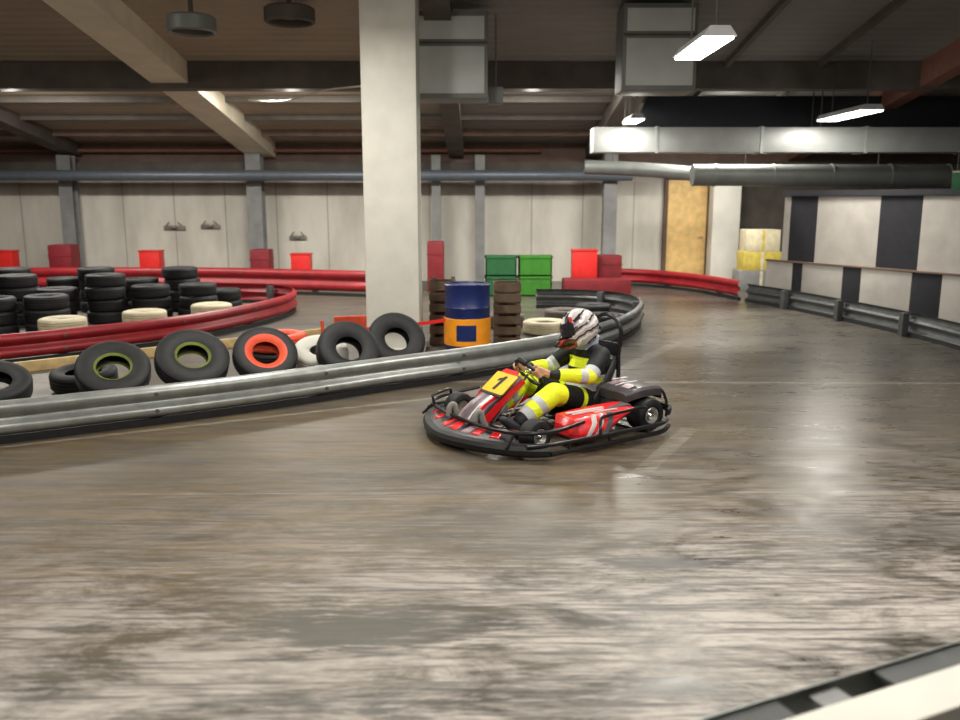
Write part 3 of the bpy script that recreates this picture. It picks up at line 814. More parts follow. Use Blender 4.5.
def ceiling_lamp(x, y, z, ln, w, label, watts, hang=True):
    t = empty('fluorescent_lamp', (x, y, z)); tag(t, label, 'ceiling lamp', 'fluorescent ceiling lamps')
    bm = NB()
    prism(bm, [(-w / 2 - .02, -ln / 2, .0), (w / 2 + .02, -ln / 2, .0), (w / 2 - .04, -ln / 2, .08), (-w / 2 + .04, -ln / 2, .08)], (0, ln, 0)); obj('housing', bm, M['lamp_body'], t)
    bm = NB(); box(bm, (0, 0, -.012), (w, ln - .04, .02), bev=.004); obj('diffuser', bm, M['lamp_on'], t)
    hh = max(.05, min(1.6, zroof(y) - z - .1))
    for s in (-1, 1):
        bm = NB(); tube(bm, [(0, s * ln * .38, .08), (0, s * ln * .38, hh + .08)], .008, 8); obj('suspension_rod', bm, M['beam_dark'], t)
    ld = bpy.data.lights.new('lamp_light', 'AREA'); ld.shape = 'RECTANGLE'; ld.size = w; ld.size_y = ln; ld.energy = watts * LAMP_W
    ld.color = (1.0, .965, .88)
    lo = bpy.data.objects.new('lamp_light', ld); COL.objects.link(lo); lo.parent = t; lo.location = (0, 0, -.035)
    # a bare fitting also throws light sideways and up past its slim housing
    pd = bpy.data.lights.new('lamp_glow', 'POINT'); pd.energy = watts * LAMP_W * .22; pd.shadow_soft_size = .12; pd.color = (1.0, .965, .88)
    po = bpy.data.objects.new('lamp_glow', pd); COL.objects.link(po); po.parent = t; po.location = (0, 0, -.16)
    return t
ceiling_lamp(1.93, 7.75, 3.2, 1.1, .24, 'bright fluorescent lamp nearest the camera, high right of the pillar', 80)
ceiling_lamp(5.75, 13.75, 3.2, 1.7, .32, 'bright fluorescent lamp above the right half of the pale duct', 75)
ceiling_lamp(2.50, 14.35, 3.17, .8, .22, 'small distant fluorescent lamp at the left end of the pale duct', 45)
ceiling_lamp(-1.55, 8.15, 3.93, 1.3, .26, 'fluorescent lamp just above the photo beside the pillar top', 110)
ceiling_lamp(-6.6, 8.2, 4.5, 1.5, .30, 'fluorescent lamp beyond the top left of the photo', 100)
ceiling_lamp(-3.2, 2.6, 4.4, 1.5, .30, 'added fluorescent lamp, out of view overhead left of the camera', 115)  # this and the next two are added out of view to light the room
ceiling_lamp(1.2, 3.2, 4.2, 1.5, .30, 'added fluorescent lamp, out of view overhead just right of the camera', 150)
ceiling_lamp(4.6, 4.0, 4.2, 1.5, .30, 'added fluorescent lamp, out of view overhead far right of the camera', 90)
for x, wt, where in ((-8.0, 240, 'over the tyre stacks on the left'), (-3.2, 240, 'left of the pillar'), (.9, 220, 'in front of the green crates'), (4.7, 190, 'in front of the tan door')):
    ceiling_lamp(x, 15.12 if x < 4 else 16.8, 3.85 if x < 4 else 3.50, .26, 1.9, 'added fluorescent lamp lighting the far wall from behind the deep cross beam ' + where, wt)  # added lamps, not known fittings, to brighten the far wall

# round fans in the roof on the left
for k, (x, y, z, rr_, lab) in enumerate([(-3.6, 11.2, 3.95, .27, 'round fan with pale rim under the roof between rafter and pillar'), (-2.5, 11.8, 4.18, .30, 'flat dark round fan close to the top of the pillar')]):
    t = empty('ceiling_fan', (x, y, z)); tag(t, lab, 'fan', 'round fans under the roof')
    bm = NB(); lathe(bm, [(rr_, 0), (rr_ + .03, .02), (rr_ + .03, .18), (rr_, .20), (rr_ - .02, .18), (rr_ - .02, .02)], 36, 'z'); obj('rim', bm, M['duct_dim'] if k == 0 else M['beam_dark'], t)
    bm = NB(); lathe(bm, [(0, .06), (.09, .06), (.09, .2), (0, .2)], 20, 'z', closed=False); obj('hub', bm, M['beam_dark'], t)
    for q in range(5):
        bm = NB(); box(bm, ((rr_ - .04) / 2 + .04, 0, .11), (rr_ - .06, .11, .012), (R(18), 0, 0)); 
        bmesh.ops.rotate(bm, cent=(0, 0, 0), matrix=Matrix.Rotation(R(72 * q), 3, 'Z'), verts=bm.verts); obj('blade', bm, M['beam_dark'], t)
    bm = NB(); tube(bm, [(0, 0, .2), (0, 0, zroof(y) - z)], .03); obj('stem', bm, M['beam_dark'], t)
# cable to the pillar
bm = NB(); tube(bm, smooth_path([(-4.3, 16.4, 3.72), (-3.2, 14.5, 3.5), (-2.2, 12.5, 3.42), (-1.4, 10.9, 3.28)], 5), .012, 8)
o = obj('cable', bm, M['cable']); tag(o, 'thin pale cable strung from the pillar towards the left rafter', 'cable')
# exit sign
t = empty('exit_sign', (6.43, 11.35, 2.02)); t.rotation_euler = (0, 0, R(-35)); tag(t, 'green emergency sign at the right edge of the photo', 'sign')
bm = NB(); box(bm, (0, 0, .12), (.46, .06, .22), bev=.006); obj('panel', bm, M['sign_green'], t)
bm = NB(); box(bm, (0, 0, .245), (.46, .07, .025)); obj('light_strip', bm, M['white_paint'], t)
bm = NB(); 
for sx in (-.18, .18): tube(bm, [(sx, 0, .25), (sx, 0, 2.3)], .006, 8)
obj('hanger', bm, M['beam_dark'], t)

# ------------------------------------------------------------------ the kart (local: +x forward, +y its left side, z up)
KO, KYAW = (0.604, 7.047, 0), R(-147.14)
kart = empty('go_kart', KO, KYAW)
tag(kart, 'red and black rental go-kart number 1 cornering on the track with a seated driver', 'go-kart')

# wheels
def wheel(x, y, ro, w, steer, name, ri):
    t = empty(name, (x, y, ro)); t.parent = kart; t.rotation_euler = (0, 0, R(steer))
    h = w / 2
    bm = NB()
    prof = [(ri, -h * .8), (ri + .012, -h), (ro - .028, -h), (ro - .008, -h * .86), (ro, -h * .6), (ro, h * .6), (ro - .008, h * .86), (ro - .028, h), (ri + .012, h), (ri, h * .8), (ri - .004, h * .5), (ri - .004, -h * .5)]
    lathe(bm, prof, 48, 'y'); obj('tyre', bm, M['rubber'], t)
    s = 1 if y > 0 else -1
    bm = NB()
    lathe(bm, [(ri, s * h * .92), (ri - .006, s * h * .96), (ri - .012, s * h * .75), (ri * .62, s * h * .45), (ri * .40, s * h * .50), (.020, s * h * .55), (0, s * h * .55), (0, s * h * .4), (ri * .5, s * h * .35), (ri - .004, s * h * .5)], 40, 'y', closed=False)
    lathe(bm, [(ri, -s * h * .9), (ri - .012, -s * h * .7), (0, -s * h * .4)], 40, 'y', closed=False)
    rim = obj('rim', bm, M['alloy'], t)
    bm = NB()
    lathe(bm, [(.030, s * h * .5), (.030, s * h * .78), (.016, s * h * .95), (0, s * h * .95)], 20, 'y', closed=False)
    for k in range(3):
        a = 2 * math.pi * k / 3 + .4; tube(bm, [(ri * .5 * math.cos(a), s * h * .45, ri * .5 * math.sin(a)), (ri * .5 * math.cos(a), s * h * .7, ri * .5 * math.sin(a))], .007, 8)
    obj('hub', bm, M['chrome'], t)
for sy in (1, -1):
    wheel(.58, .555 * sy, .130, .13, 9, 'front_wheel', .066)
    wheel(-.58, .53 * sy, .142, .19, 0, 'rear_wheel', .070)

# frame
bm = NB()
for sy in (1, -1):
    tube(bm, smooth_path([(-.80, .30 * sy, .09), (-.4, .31 * sy, .075), (.1, .30 * sy, .065), (.5, .20 * sy, .065), (.9, .17 * sy, .075), (1.02, .15 * sy, .09)], 5), .015, 10)
    tube(bm, [(.58, .18 * sy, .075), (.58, .46 * sy, .12)], .014, 10)
    tube(bm, [(-.3, .30 * sy, .075), (-.3, .78 * sy, .09)], .012, 10); tube(bm, [(.30, .27 * sy, .07), (.30, .78 * sy, .09)], .012, 10)
for x in (-.78, -.35, .15, .6, .95): tube(bm, [(x, -.30 if x < .4 else -.18, .075), (x, .30 if x < .4 else .18, .075)], .014, 10)
obj('frame', bm, M['kart_tube'], kart)
bm = NB(); prism(bm, [(.05, -.27, .045), (.55, -.20, .045), (.98, -.17, .055), (.98, .17, .055), (.55, .20, .045), (.05, .27, .045)], (0, 0, .006)); obj('floor_tray', bm, M['kart_grey'], kart)
bm = NB(); tube(bm, [(-.58, -.52, .142), (-.58, .52, .142)], .02, 14); obj('rear_axle', bm, M['chrome'], kart)

# lower bumper ring: front bow, side runs, short rear returns
FR = [(1.10, 0), (1.08, .15), (1.02, .33), (.945, .48), (.86, .61), (.75, .72), (.62, .80)]
ring = [(x, -y) for x, y in FR[::-1]][:-1] + FR
front = smooth_path([(x, y, 0) for x, y in ring], 5)
def sweep(path, prof, closed=False):
    rings = []
    for i, p in enumerate(path):
        d = (path[min(i + 1, len(path) - 1)] - path[max(i - 1, 0)]).normalized(); n = Vector((d.y, -d.x, 0))
        rings.append([p + n * o + Vector((0, 0, z)) for o, z in prof])
    return rings
bm = NB(); loft(bm, sweep(front, [(-.055, .035), (-.005, .028), (.022, .05), (.028, .085), (.012, .115), (-.035, .125), (-.06, .10)]))
obj('front_bumper', bm, M['kart_black'], kart)
# sloping plastic bodywork between bumper and nose
inner = smooth_path([(x, y, 0) for x, y in [(.74, -.47), (.80, -.44), (.84, -.38), (.865, -.28), (.87, -.12), (.87, 0), (.87, .12), (.865, .28), (.84, .38), (.80, .44), (.74, .47)]], 6)
m_ = min(len(front), len(inner))
def resample(path, n):
    ds = [0]
    for a, b in zip(path, path[1:]): ds.append(ds[-1] + (b - a).length)
    out = []; j = 0
    for k in range(n):
        s = ds[-1] * k / (n - 1)
        while j < len(ds) - 2 and ds[j + 1] < s: j += 1
        u = (s - ds[j]) / max(1e-9, ds[j + 1] - ds[j]); out.append(path[j].lerp(path[j + 1], u))
    return out
NR = 61
fo = resample([p for p in front if p.x > .80], NR)
fi = resample(inner, NR)
def fair(k, u):
    a = fo[k] * .985; b = fi[k]
    p = a.lerp(b, u); bulge = math.sin(math.pi * min(1, u)) * .012
    return Vector((p.x, p.y, .11 + .055 * u + bulge))
bm = NB()
G_ = [[bm.verts.new(fair(k, u / 6)) for u in range(7)] for k in range(NR)]
Gb = [[bm.verts.new(fair(k, u / 6) - Vector((0, 0, .008))) for u in range(7)] for k in range(NR)]
for k in range(NR - 1):
    for u in range(6):
        f = bm.faces.new([G_[k][u], G_[k][u + 1], G_[k + 1][u + 1], G_[k + 1][u]]); f.smooth = True
        f = bm.faces.new([Gb[k][u], Gb[k + 1][u], Gb[k + 1][u + 1], Gb[k][u + 1]]); f.smooth = True
obj('front_fairing', bm, M['fairing_dark'], kart)
def decal(k0, k1, u0, u1, m, slant=0):
    bm = NB(); rows = []
    for k in range(k0, k1 + 1):
        row = []
        for q in range(5):
            u = u0 + (u1 - u0) * q / 4; kk = k + slant * q / 4
            ka = max(0, min(NR - 2, int(kk))); fr_ = kk - ka
            p = fair(ka, u).lerp(fair(ka + 1, u), fr_) + Vector((0, 0, .003)); row.append(bm.verts.new(p))
        rows.append(row)
    for a, b in zip(rows, rows[1:]):
        for q in range(4): bm.faces.new([a[q], a[q + 1], b[q + 1], b[q]])
    sol = obj('decal', bm, m, kart); md = sol.modifiers.new('solid', 'SOLIDIFY'); md.thickness = .003
    return sol
for k0, k1, mm in ((14, 18, 'kart_red'), (24, 28, 'kart_red'), (30, 35, 'kart_red'), (37, 41, 'pink_grey'), (42, 46, 'kart_red'), (50, 54, 'kart_red'), (5, 9, 'kart_red')):
    decal(k0, k1, .30, .98, M[mm], 2 if k0 > 30 else -2)
# side runs (lower pair of tubes) and rear returns
for sy in (1, -1):
    bm = NB()
    tube(bm, smooth_path([(.62, .81 * sy, .055), (.2, .81 * sy, .055), (-.3, .81 * sy, .055), (-.52, .80 * sy, .06), (-.66, .73 * sy, .07)], 5), .019, 12)
    tube(bm, smooth_path([(.78, .73 * sy, .12), (.60, .80 * sy, .125), (.2, .81 * sy, .125), (-.3, .81 * sy, .125), (-.50, .80 * sy, .125), (-.64, .73 * sy, .12)], 5), .017, 12)
    obj('side_bumper', bm, M['kart_tube'], kart)
    for x in (.45, .05, -.35):
        bm = NB(); tube(bm, [(x, .81 * sy, .055), (x, .81 * sy, .125)], .013, 8); obj('bumper_stay', bm, M['kart_tube'], kart)
    # raised loop over the side pod
    bm = NB(); tube(bm, smooth_path([(.155, .825 * sy, .125), (.145, .81 * sy, .19), (.10, .765 * sy, .245), (0, .745 * sy, .255), (-.2, .735 * sy, .262), (-.36, .725 * sy, .265), (-.44, .70 * sy, .24)], 5), .013, 10)
    obj('pod_rail', bm, M['kart_tube'], kart)
# upper front hoop
bm = NB()
tube(bm, smooth_path([(.25, -.735, .235), (.45, -.755, .215), (.62, -.735, .205), (.76, -.66, .20), (.85, -.50, .195), (.89, -.25, .19), (.895, 0, .19), (.89, .25, .19), (.85, .50, .195), (.76, .66, .20), (.62, .735, .205), (.45, .755, .215), (.25, .735, .235)], 6), .016, 12)
obj('upper_bumper', bm, M['kart_tube'], kart)
for sy in (1, -1):
    for (x, y, x2, y2) in ((.89, .12, 1.03, .14), (.80, .60, .90, .63)):
        bm = NB(); tube(bm, [(x, y * sy, .19), (x2, y2 * sy, .10)], .012, 8); obj('bumper_stay', bm, M['kart_tube'], kart)
# raised corner hoop on the right front corner
bm = NB(); tube(bm, smooth_path([(.86, -.48, .19), (.875, -.49, .265), (.86, -.51, .28), (.74, -.57, .285), (.62, -.63, .28), (.58, -.70, .205)], 5), .011, 10); obj('corner_hoop', bm, M['kart_tube'], kart)

# side pods
for sy in (1, -1):
    bm = NB()
    # top deck falls to a narrow tail, the outer face is cut away behind
    secs = [(.33, .48, .66, .11, .18), (.285, .43, .72, .075, .238), (.12, .43, .73, .07, .250), (-.02, .43, .725, .12, .255), (-.14, .43, .71, .185, .258), (-.28, .44, .68, .225, .262), (-.36, .46, .64, .235, .255)]
    rings = []
    for x, y0, y1, z0, z1 in secs:
        rings.append([(x, y0 * sy, z0), (x, y1 * sy, z0), (x, (y1 + .015) * sy, z0 + (z1 - z0) * .35), (x, (y1 - .015) * sy, z0 + (z1 - z0) * .75), (x, (y1 - .07) * sy, z1), (x, (y0 + .04) * sy, z1 + .012), (x, y0 * sy, z1)])
    loft(bm, rings)
    pod = obj('side_pod', bm, M['kart_red'], kart, bevel=.005)
    def top_stripe(x0, x1, ya, yb, mm):
        bm = NB(); loft(bm, [[(x, y * sy, z) for y, z in ((ya + d_, .2485 + dz), (yb + d_, .2485 + dz), (yb + d_, .258 + dz), (ya + d_, .258 + dz))] for x, d_, dz in ((x0, 0, .004), ((x0 + x1) / 2, .01, .010), (x1, .02, .012))], smooth=False)
        obj('stripe', bm, M[mm], pod)
    top_stripe(.26, -.10, .52, .545, 'kart_white'); top_stripe(.24, -.06, .575, .59, 'kart_white'); top_stripe(-.12, -.34, .47, .60, 'kart_grey'); top_stripe(.05, -.16, .62, .635, 'kart_white')
    for xa, w_, mm in ((.20, .035, 'kart_white'), (.13, .018, 'kart_white'), (.03, .05, 'kart_grey')):
        bm = NB(); rings = []
        for x, y, z in ((xa, .740, .10), (xa - .04, .742, .15), (xa - .09, .722, .205), (xa - .115, .672, .256)):
            rings.append([Vector((x, (y + .008) * sy, z)), Vector((x + w_, (y + .008) * sy, z)), Vector((x + w_, (y - .012) * sy, z)), Vector((x, (y - .012) * sy, z))])
        loft(bm, rings, smooth=False); obj('stripe', bm, M[mm], pod)

# nose cowl with number plate
def cowl_sec(x, z, w, dpt):
    return [(x + dpt * .5, -w, z - .01), (x + dpt, -w * .55, z + .008), (x + dpt, w * .55, z + .008), (x + dpt * .5, w, z - .01), (x - .015, w * .9, z - .03), (x - .015, -w * .9, z - .03)]
bm = NB()
CS = [(.89, .085, .15, .03), (.85, .16, .145, .04), (.78, .235, .13, .045), (.70, .30, .12, .045), (.60, .350, .115, .04), (.52, .408, .125, .035), (.44, .464, .135, .03), (.38, .497, .12, .02)]
loft(bm, [cowl_sec(*c) for c in CS])
obj('nose_cowl', bm, M['cowl_grey'], kart, bevel=.005)
for (y0, y1, mm, dz) in ((.098, .118, 'kart_red', 0), (.050, .066, 'kart_white', 0), (-.09, -.06, 'pink_grey', 0), (-.02, .02, 'kart_grey', 0)):
    bm = NB(); rings = []
    for x, z, w, dpt in CS[1:6]:
        s = w / .13
        rings.append([(x + dpt + .006, y0 * s, z + .004), (x + dpt + .006, y1 * s, z + .004), (x + dpt - .02, y1 * s, z - .012), (x + dpt - .02, y0 * s, z - .012)])
    loft(bm, rings, smooth=False); obj('cowl_stripe', bm, M[mm], kart)
# red side cheeks of the cowl
for sy in (1, -1):
    bm = NB(); prism(bm, [(.87, .140 * sy, .07), (.83, .138 * sy, .17), (.62, .118 * sy, .32), (.40, .13 * sy, .475), (.37, .13 * sy, .445), (.55, .118 * sy, .305), (.74, .13 * sy, .15), (.80, .14 * sy, .07)], (0, .012 * sy, 0))
    obj('cowl_cheek', bm, M['kart_red'], kart)
# plate
pc_ = Vector((.542, .025, .440)); pu = Vector((-.155, 0, .125)).normalized(); pr = Vector((0, 1, 0)); pn = pr.cross(pu).normalized()
if pn.x < 0: pn = -pn
def onplate(a, b, h=0): return pc_ + pr * a + pu * b + pn * h
bm = NB(); loft(bm, [[onplate(a, b, h) for a, b in ((-.135, -.105), (.135, -.105), (.145, -.095), (.145, .095), (.135, .105), (-.135, .105), (-.145, .095), (-.145, -.095))] for h in (0, .008)], smooth=False)
plate = obj('number_plate', bm, M['plate_yellow'], kart)
digit = [(-.035, -.072), (.012, -.072), (.030, .035), (-.020, .022), (-.014, .046), (.022, .072), (.052, .072), (.045, .03), (.036, -.03), (.029, -.072), (.012, -.072)]
digit = [(-.022, -.074), (.012, -.074), (.031, .030), (-.022, .014), (-.017, .040), (.018, .056), (.030, .074), (.056, .074)]
digit = [(-.024, -.074), (.006, -.074), (.034, .074), (.010, .074), (-.006, .056), (-.040, .040), (-.044, .014), (-.004, .028)]
bm = NB()
dg = [(-.024, -.074), (.010, -.074), (.038, .074), (.010, .074), (-.008, .054), (-.042, .040), (-.047, .012), (-.006, .026)]
prism(bm, [onplate(a * 1.05, b, .008) for a, b in dg], pn * .003); obj('digit', bm, M['black_paint'], plate)
bm = NB(); prism(bm, [onplate(a, b, -.004) for a, b in ((-.15, -.125), (.15, -.125), (.15, -.10), (-.15, -.10))], pn * .01); obj('plate_edge', bm, M['black_paint'], plate)
bm = NB(); prism(bm, [onplate(a, b, -.012) for a, b in ((-.12, .09), (.12, .09), (.085, .155), (-.085, .155))], pn * .014); obj('cowl_top', bm, M['kart_red'], kart)

# pedals, steering
for sy, x0 in ((.165, .80), (-.165, .84)):
    p = empty('pedal', (x0, sy, 0)); p.parent = kart
    bm = NB(); tube(bm, smooth_path([(-.10, 0, .085), (-.045, 0, .12), (.0, 0, .20), (.015, 0, .255), (.045, 0, .27), (.07, 0, .24), (.075, 0, .18)], 5), .016, 12, flat=1.6); obj('pedal_arm', bm, M['boot_grey'], p)
    bm = NB(); box(bm, (-.05, 0, .085), (.18, .06, .012), bev=.003); box(bm, (-.02, 0, .105), (.05, .035, .03), bev=.004); obj('pedal_base', bm, M['chrome'], p)
bm = NB(); tube(bm, [(.66, .02, .075), (.245, 0, .476)], .011, 10); obj('steering_column', bm, M['chrome'], kart)
bm = NB(); tube(bm, [(.62, .16, .10), (.36, .10, .34)], .007, 8); tube(bm, [(.60, -.42, .13), (.62, 0, .10), (.60, .42, .13)], .008, 8); obj('tie_rod', bm, M['chrome'], kart)
SC = Vector((.232, 0, .488)); sn = Vector((.757, 0, -.654)); su = Vector((.654, 0, .757)); sy_ = Vector((0, 1, 0))
def rimpt(a, r=.138): return SC + (sy_ * math.cos(a) + su * math.sin(a)) * r
sw = empty('steering_wheel', (0, 0, 0)); sw.parent = kart
bm = NB(); tube(bm, [rimpt(2 * math.pi * k / 48) for k in range(48)], .0145, 12, closed=True); obj('grip_ring', bm, M['seat'], sw)
bm = NB()
for a in (R(0), R(180), R(270)): tube(bm, [SC, rimpt(a)], .011, 8, flat=.6)
lathe_c = SC
for k in range(1): box(bm, SC - sn * .01, (.025, .075, .075), Euler((0, R(41), 0)).to_matrix(), bev=.008)
obj('spokes', bm, M['chrome'], sw)
bm = NB(); tube(bm, [rimpt(R(62)) , rimpt(R(90), .156) - sn * .004, rimpt(R(118))], .024, 12); obj('top_pad', bm, M['seat'], sw)

# seat
bm = NB()
SP = [(.02, .085, .17, .03), (-.08, .075, .18, .05), (-.20, .075, .19, .09), (-.32, .10, .20, .14), (-.42, .20, .205, .14), (-.49, .33, .20, .11), (-.545, .46, .185, .07), (-.57, .54, .16, .03)]
rings = []
for i, (x, z, hw, lip) in enumerate(SP):
    nx_, nz_ = (0, 1) if i < 3 else ((.5, .85) if i == 3 else (.9, .35))
    o = []
    for (a, b) in ((-1, 1), (-1, .4), (-.82, .08), (-.4, 0), (.4, 0), (.82, .08), (1, .4), (1, 1)): o.append(Vector((x + nx_ * lip * b, a * hw, z + nz_ * lip * b)))
    back = []
    for p_ in o[::-1]:
        back.append(p_ + Vector((-nx_ * .015 - (.006 if i > 3 else 0), math.copysign(.012, p_.y) if abs(p_.y) > hw * .9 else 0, -nz_ * .015)))
    rings.append(o + back)
loft(bm, rings); obj('seat', bm, M['seat'], kart)

# roll hoop with oval head frame behind the driver
roll = empty('roll_hoop', (0, 0, 0)); roll.parent = kart
def hp(y, z): return Vector((-.625 + (z - .2) * .03, y, z))
bm = NB()
tube(bm, smooth_path([hp(-.15, .10), hp(-.15, .4), hp(-.15, .60), hp(-.175, .70), hp(-.180, .79), hp(-.135, .875), hp(0, .922), hp(.135, .875), hp(.180, .79), hp(.175, .70), hp(.15, .60), hp(.15, .4), hp(.15, .10)], 6), .0195, 12); obj('hoop_tube', bm, M['kart_tube'], roll)
for z in (.67, .58, .46, .30):
    bm = NB(); tube(bm, [hp(-.155, z), hp(.155, z)], .014, 10); obj('cross_bar', bm, M['kart_tube'], roll)
bm = NB(); box(bm, hp(0, .62), (.03, .26, .09), (0, R(2), 0), bev=.012); obj('head_pad', bm, M['seat'], roll)
for sy in (1, -1):
    bm = NB(); tube(bm, [hp(.15 * sy, .36), Vector((-.42, .27 * sy, .09))], .012, 10); obj('hoop_brace', bm, M['kart_tube'], roll)
    bm = NB(); box(bm, hp(.10 * sy, .52), (.012, .045, .10), bev=.004); obj('side_plate', bm, M['kart_grey'], roll)

# engine cover behind the seat, tank and exhaust below it
bm = NB()
EC = [(-.36, .29, .335, .53), (-.42, .20, .365, .57), (-.52, .25, .378, .575), (-.68, .25, .375, .57), (-.74, .26, .360, .56), (-.755, .27, .33, .54)]
rings = []
for x, z0, z1, hw in EC: rings.append([(x, -hw, z0), (x, -hw, z1 - .02), (x, -hw + .025, z1), (x, hw - .025, z1), (x, hw, z1 - .02), (x, hw, z0 if x > -.4 else z1 - .085), (x, hw - .02, z0 if x > -.4 else z1 - .09), (x, -hw + .02, z0)])
rings = [[(x, -hw, z1 - .08), (x, -hw, z1 - .02), (x, -hw + .025, z1), (x, hw - .025, z1), (x, hw, z1 - .02), (x, hw, z1 - .08)] for x, z0, z1, hw in EC]
loft(bm, rings); cover = obj('engine_cover', bm, M['cover_dark'], kart, bevel=.004)
for (ya, yb, x0, x1, mm) in ((-.04, .10, -.40, -.50, 'kart_red'), (.16, .19, -.42, -.70, 'kart_white'), (.23, .30, -.42, -.60, 'pink_grey'), (.33, .345, -.42, -.66, 'kart_white'), (.40, .50, -.42, -.52, 'pink_grey')):
    bm = NB(); loft(bm, [[(x, ya, z), (x, yb, z), (x, yb, z + .004), (x, ya, z + .004)] for x, z in ((x0, .366), (-.52 if x1 < -.52 else (x0 + x1) / 2, .3775), (x1, .377))], smooth=False); obj('cover_stripe', bm, M[mm], cover)
for sy in (1, -1):
    # wheel arch band joining cover and pod
    bm = NB(); pts = [(-.36, .22), (-.40, .285), (-.46, .325), (-.54, .34)]
    loft(bm, [[(x, .42 * sy, z), (x, .50 * sy, z), (x - .02, .50 * sy, z - .018), (x - .02, .42 * sy, z - .018)] for x, z in smooth_path([(a, 0, b) for a, b in pts], 4) and [(p.x, p.z) for p in smooth_path([(a, 0, b) for a, b in pts], 4)]])
    obj('wheel_arch', bm, M['pink_grey'], kart)
bm = NB(); box(bm, (-.50, .28, .19), (.26, .20, .18), bev=.02); box(bm, (-.48, .28, .29), (.16, .16, .06), bev=.01)
for k in range(6): box(bm, (-.42 - .03 * k, .28, .22), (.008, .23, .14))
obj('engine', bm, M['galv_dark'], kart)
bm = NB(); tube(bm, smooth_path([(-.40, .36, .17), (-.36, .42, .14), (-.48, .41, .12), (-.74, .40, .13)], 5), .022, 12); obj('exhaust', bm, M['alloy'], kart)
bm = NB(); box(bm, (-.50, -.28, .17), (.28, .22, .2), bev=.03); lathe(bm, [(0, .27), (.035, .27), (.035, .30), (0, .305)], 20, 'z', c=(-.5, -.28, 0), closed=False); obj('fuel_tank', bm, M['kart_white'], kart)
# rear bumper
bm = NB()
rp = smooth_path([(-.66, -.72, .09), (-.74, -.66, .09), (-.78, -.56, .09), (-.80, 0, .09), (-.78, .56, .09), (-.74, .66, .09), (-.66, .72, .09)], 5)
loft(bm, sweep(rp, [(-.012, .07), (.014, .065), (.018, .09), (.012, .12), (-.012, .12)])); obj('rear_bumper', bm, M['kart_black'], kart)
for y in (-.58, -.2, .2, .58):
    bm = NB(); tube(bm, smooth_path([(-.80 if abs(y) < .4 else -.78, y, .10), (-.80 if abs(y) < .4 else -.785, y, .20), (-.765, y * .96, .30), (-.735, y * .93, .34)], 4), .012, 10); obj('bumper_stay', bm, M['kart_tube'], kart)
bm = NB(); tube(bm, [(-.78, -.56, .20), (-.80, 0, .20), (-.78, .56, .20)], .013, 10); obj('rear_tube', bm, M['kart_tube'], kart)

# ------------------------------------------------------------------ the driver, sitting in the seat (same local axes)
driver = empty('person', KO, KYAW)
tag(driver, 'person in black and yellow coveralls and full-face helmet seated, both hands on the steering wheel', 'person')

def capsule(bm, a, b, ra, rb, flat=(1, 1), seg=20, side=None):
    """tapered capsule; flat scales the two cross axes, side fixes the first cross axis"""
    a, b = Vector(a), Vector(b); d = (b - a).normalized()
    if side is not None:
        s = Vector(side); u = (s - d * s.dot(d)).normalized()
    else: u, _ = frame_axis(d)
    v = d.cross(u).normalized(); rings = []
    n = 6
    for k in range(n): 
        t = math.pi / 2 * (1 - k / n); rings.append((a - d * ra * math.sin(t), ra * max(math.cos(t), .02)))
    rings.append((a, ra)); rings.append((b, rb))
    for k in range(1, n + 1):
        t = math.pi / 2 * k / n; rings.append((b + d * rb * math.sin(t), rb * max(math.cos(t), .02)))
    loft(bm, [[c + (u * math.cos(2 * math.pi * q / seg) * flat[0] + v * math.sin(2 * math.pi * q / seg) * flat[1]) * r for q in range(seg)] for c, r in rings])

def chain(bm, pts, rad, **kw):
    for i in range(len(pts) - 1): capsule(bm, pts[i], pts[i + 1], rad[i], rad[i + 1], **kw)

def remeshed(name, bm, voxel, smooth_it, m, parent):
    bmesh.ops.recalc_face_normals(bm, faces=bm.faces[:])
    me = bpy.data.meshes.new('tmp'); bm.to_mesh(me); bm.free()
    o = bpy.data.objects.new('tmp', me); COL.objects.link(o)
    r_ = o.modifiers.new('r', 'REMESH'); r_.mode = 'VOXEL'; r_.voxel_size = voxel
    if smooth_it:
        s_ = o.modifiers.new('s', 'SMOOTH'); s_.iterations = smooth_it; s_.factor = .5
    bpy.context.view_layer.update()
    dg_ = bpy.context.evaluated_depsgraph_get()
    me2 = bpy.data.meshes.new_from_object(o.evaluated_get(dg_)); me2.name = name
    bpy.data.objects.remove(o); bpy.data.meshes.remove(me)
    for p in me2.polygons: p.use_smooth = True
    me2.materials.clear()
    for x in (m if isinstance(m, list) else [m]): me2.materials.append(x)
    q = bpy.data.objects.new(name, me2); COL.objects.link(q); q.parent = parent
    return q

# joints
HIPC = Vector((-.33, 0, .215)); CH = Vector((-.40, 0, .44)); SHC = Vector((-.40, 0, .60)); NK = Vector((-.375, 0, .68)); HD = Vector((-.285, .01, .825))
J = {}
for s, nm in ((1, 'L'), (-1, 'R')):
    J[nm] = dict(sh=Vector((-.385, .185 * s, .600)), el=Vector((-.185, .275 * s, .455)), wr=Vector((.095, .190 * s, .490)),
                 hip=Vector((-.30, .10 * s, .205)), kn=Vector((.165, (.235 if s > 0 else .20) * s, .345)), an=Vector((.485, (.235 if s > 0 else .14) * s, .165)))
J['R']['an'] = Vector((.52, -.13, .165)); J['R']['kn'] = Vector((.17, -.17, .370))

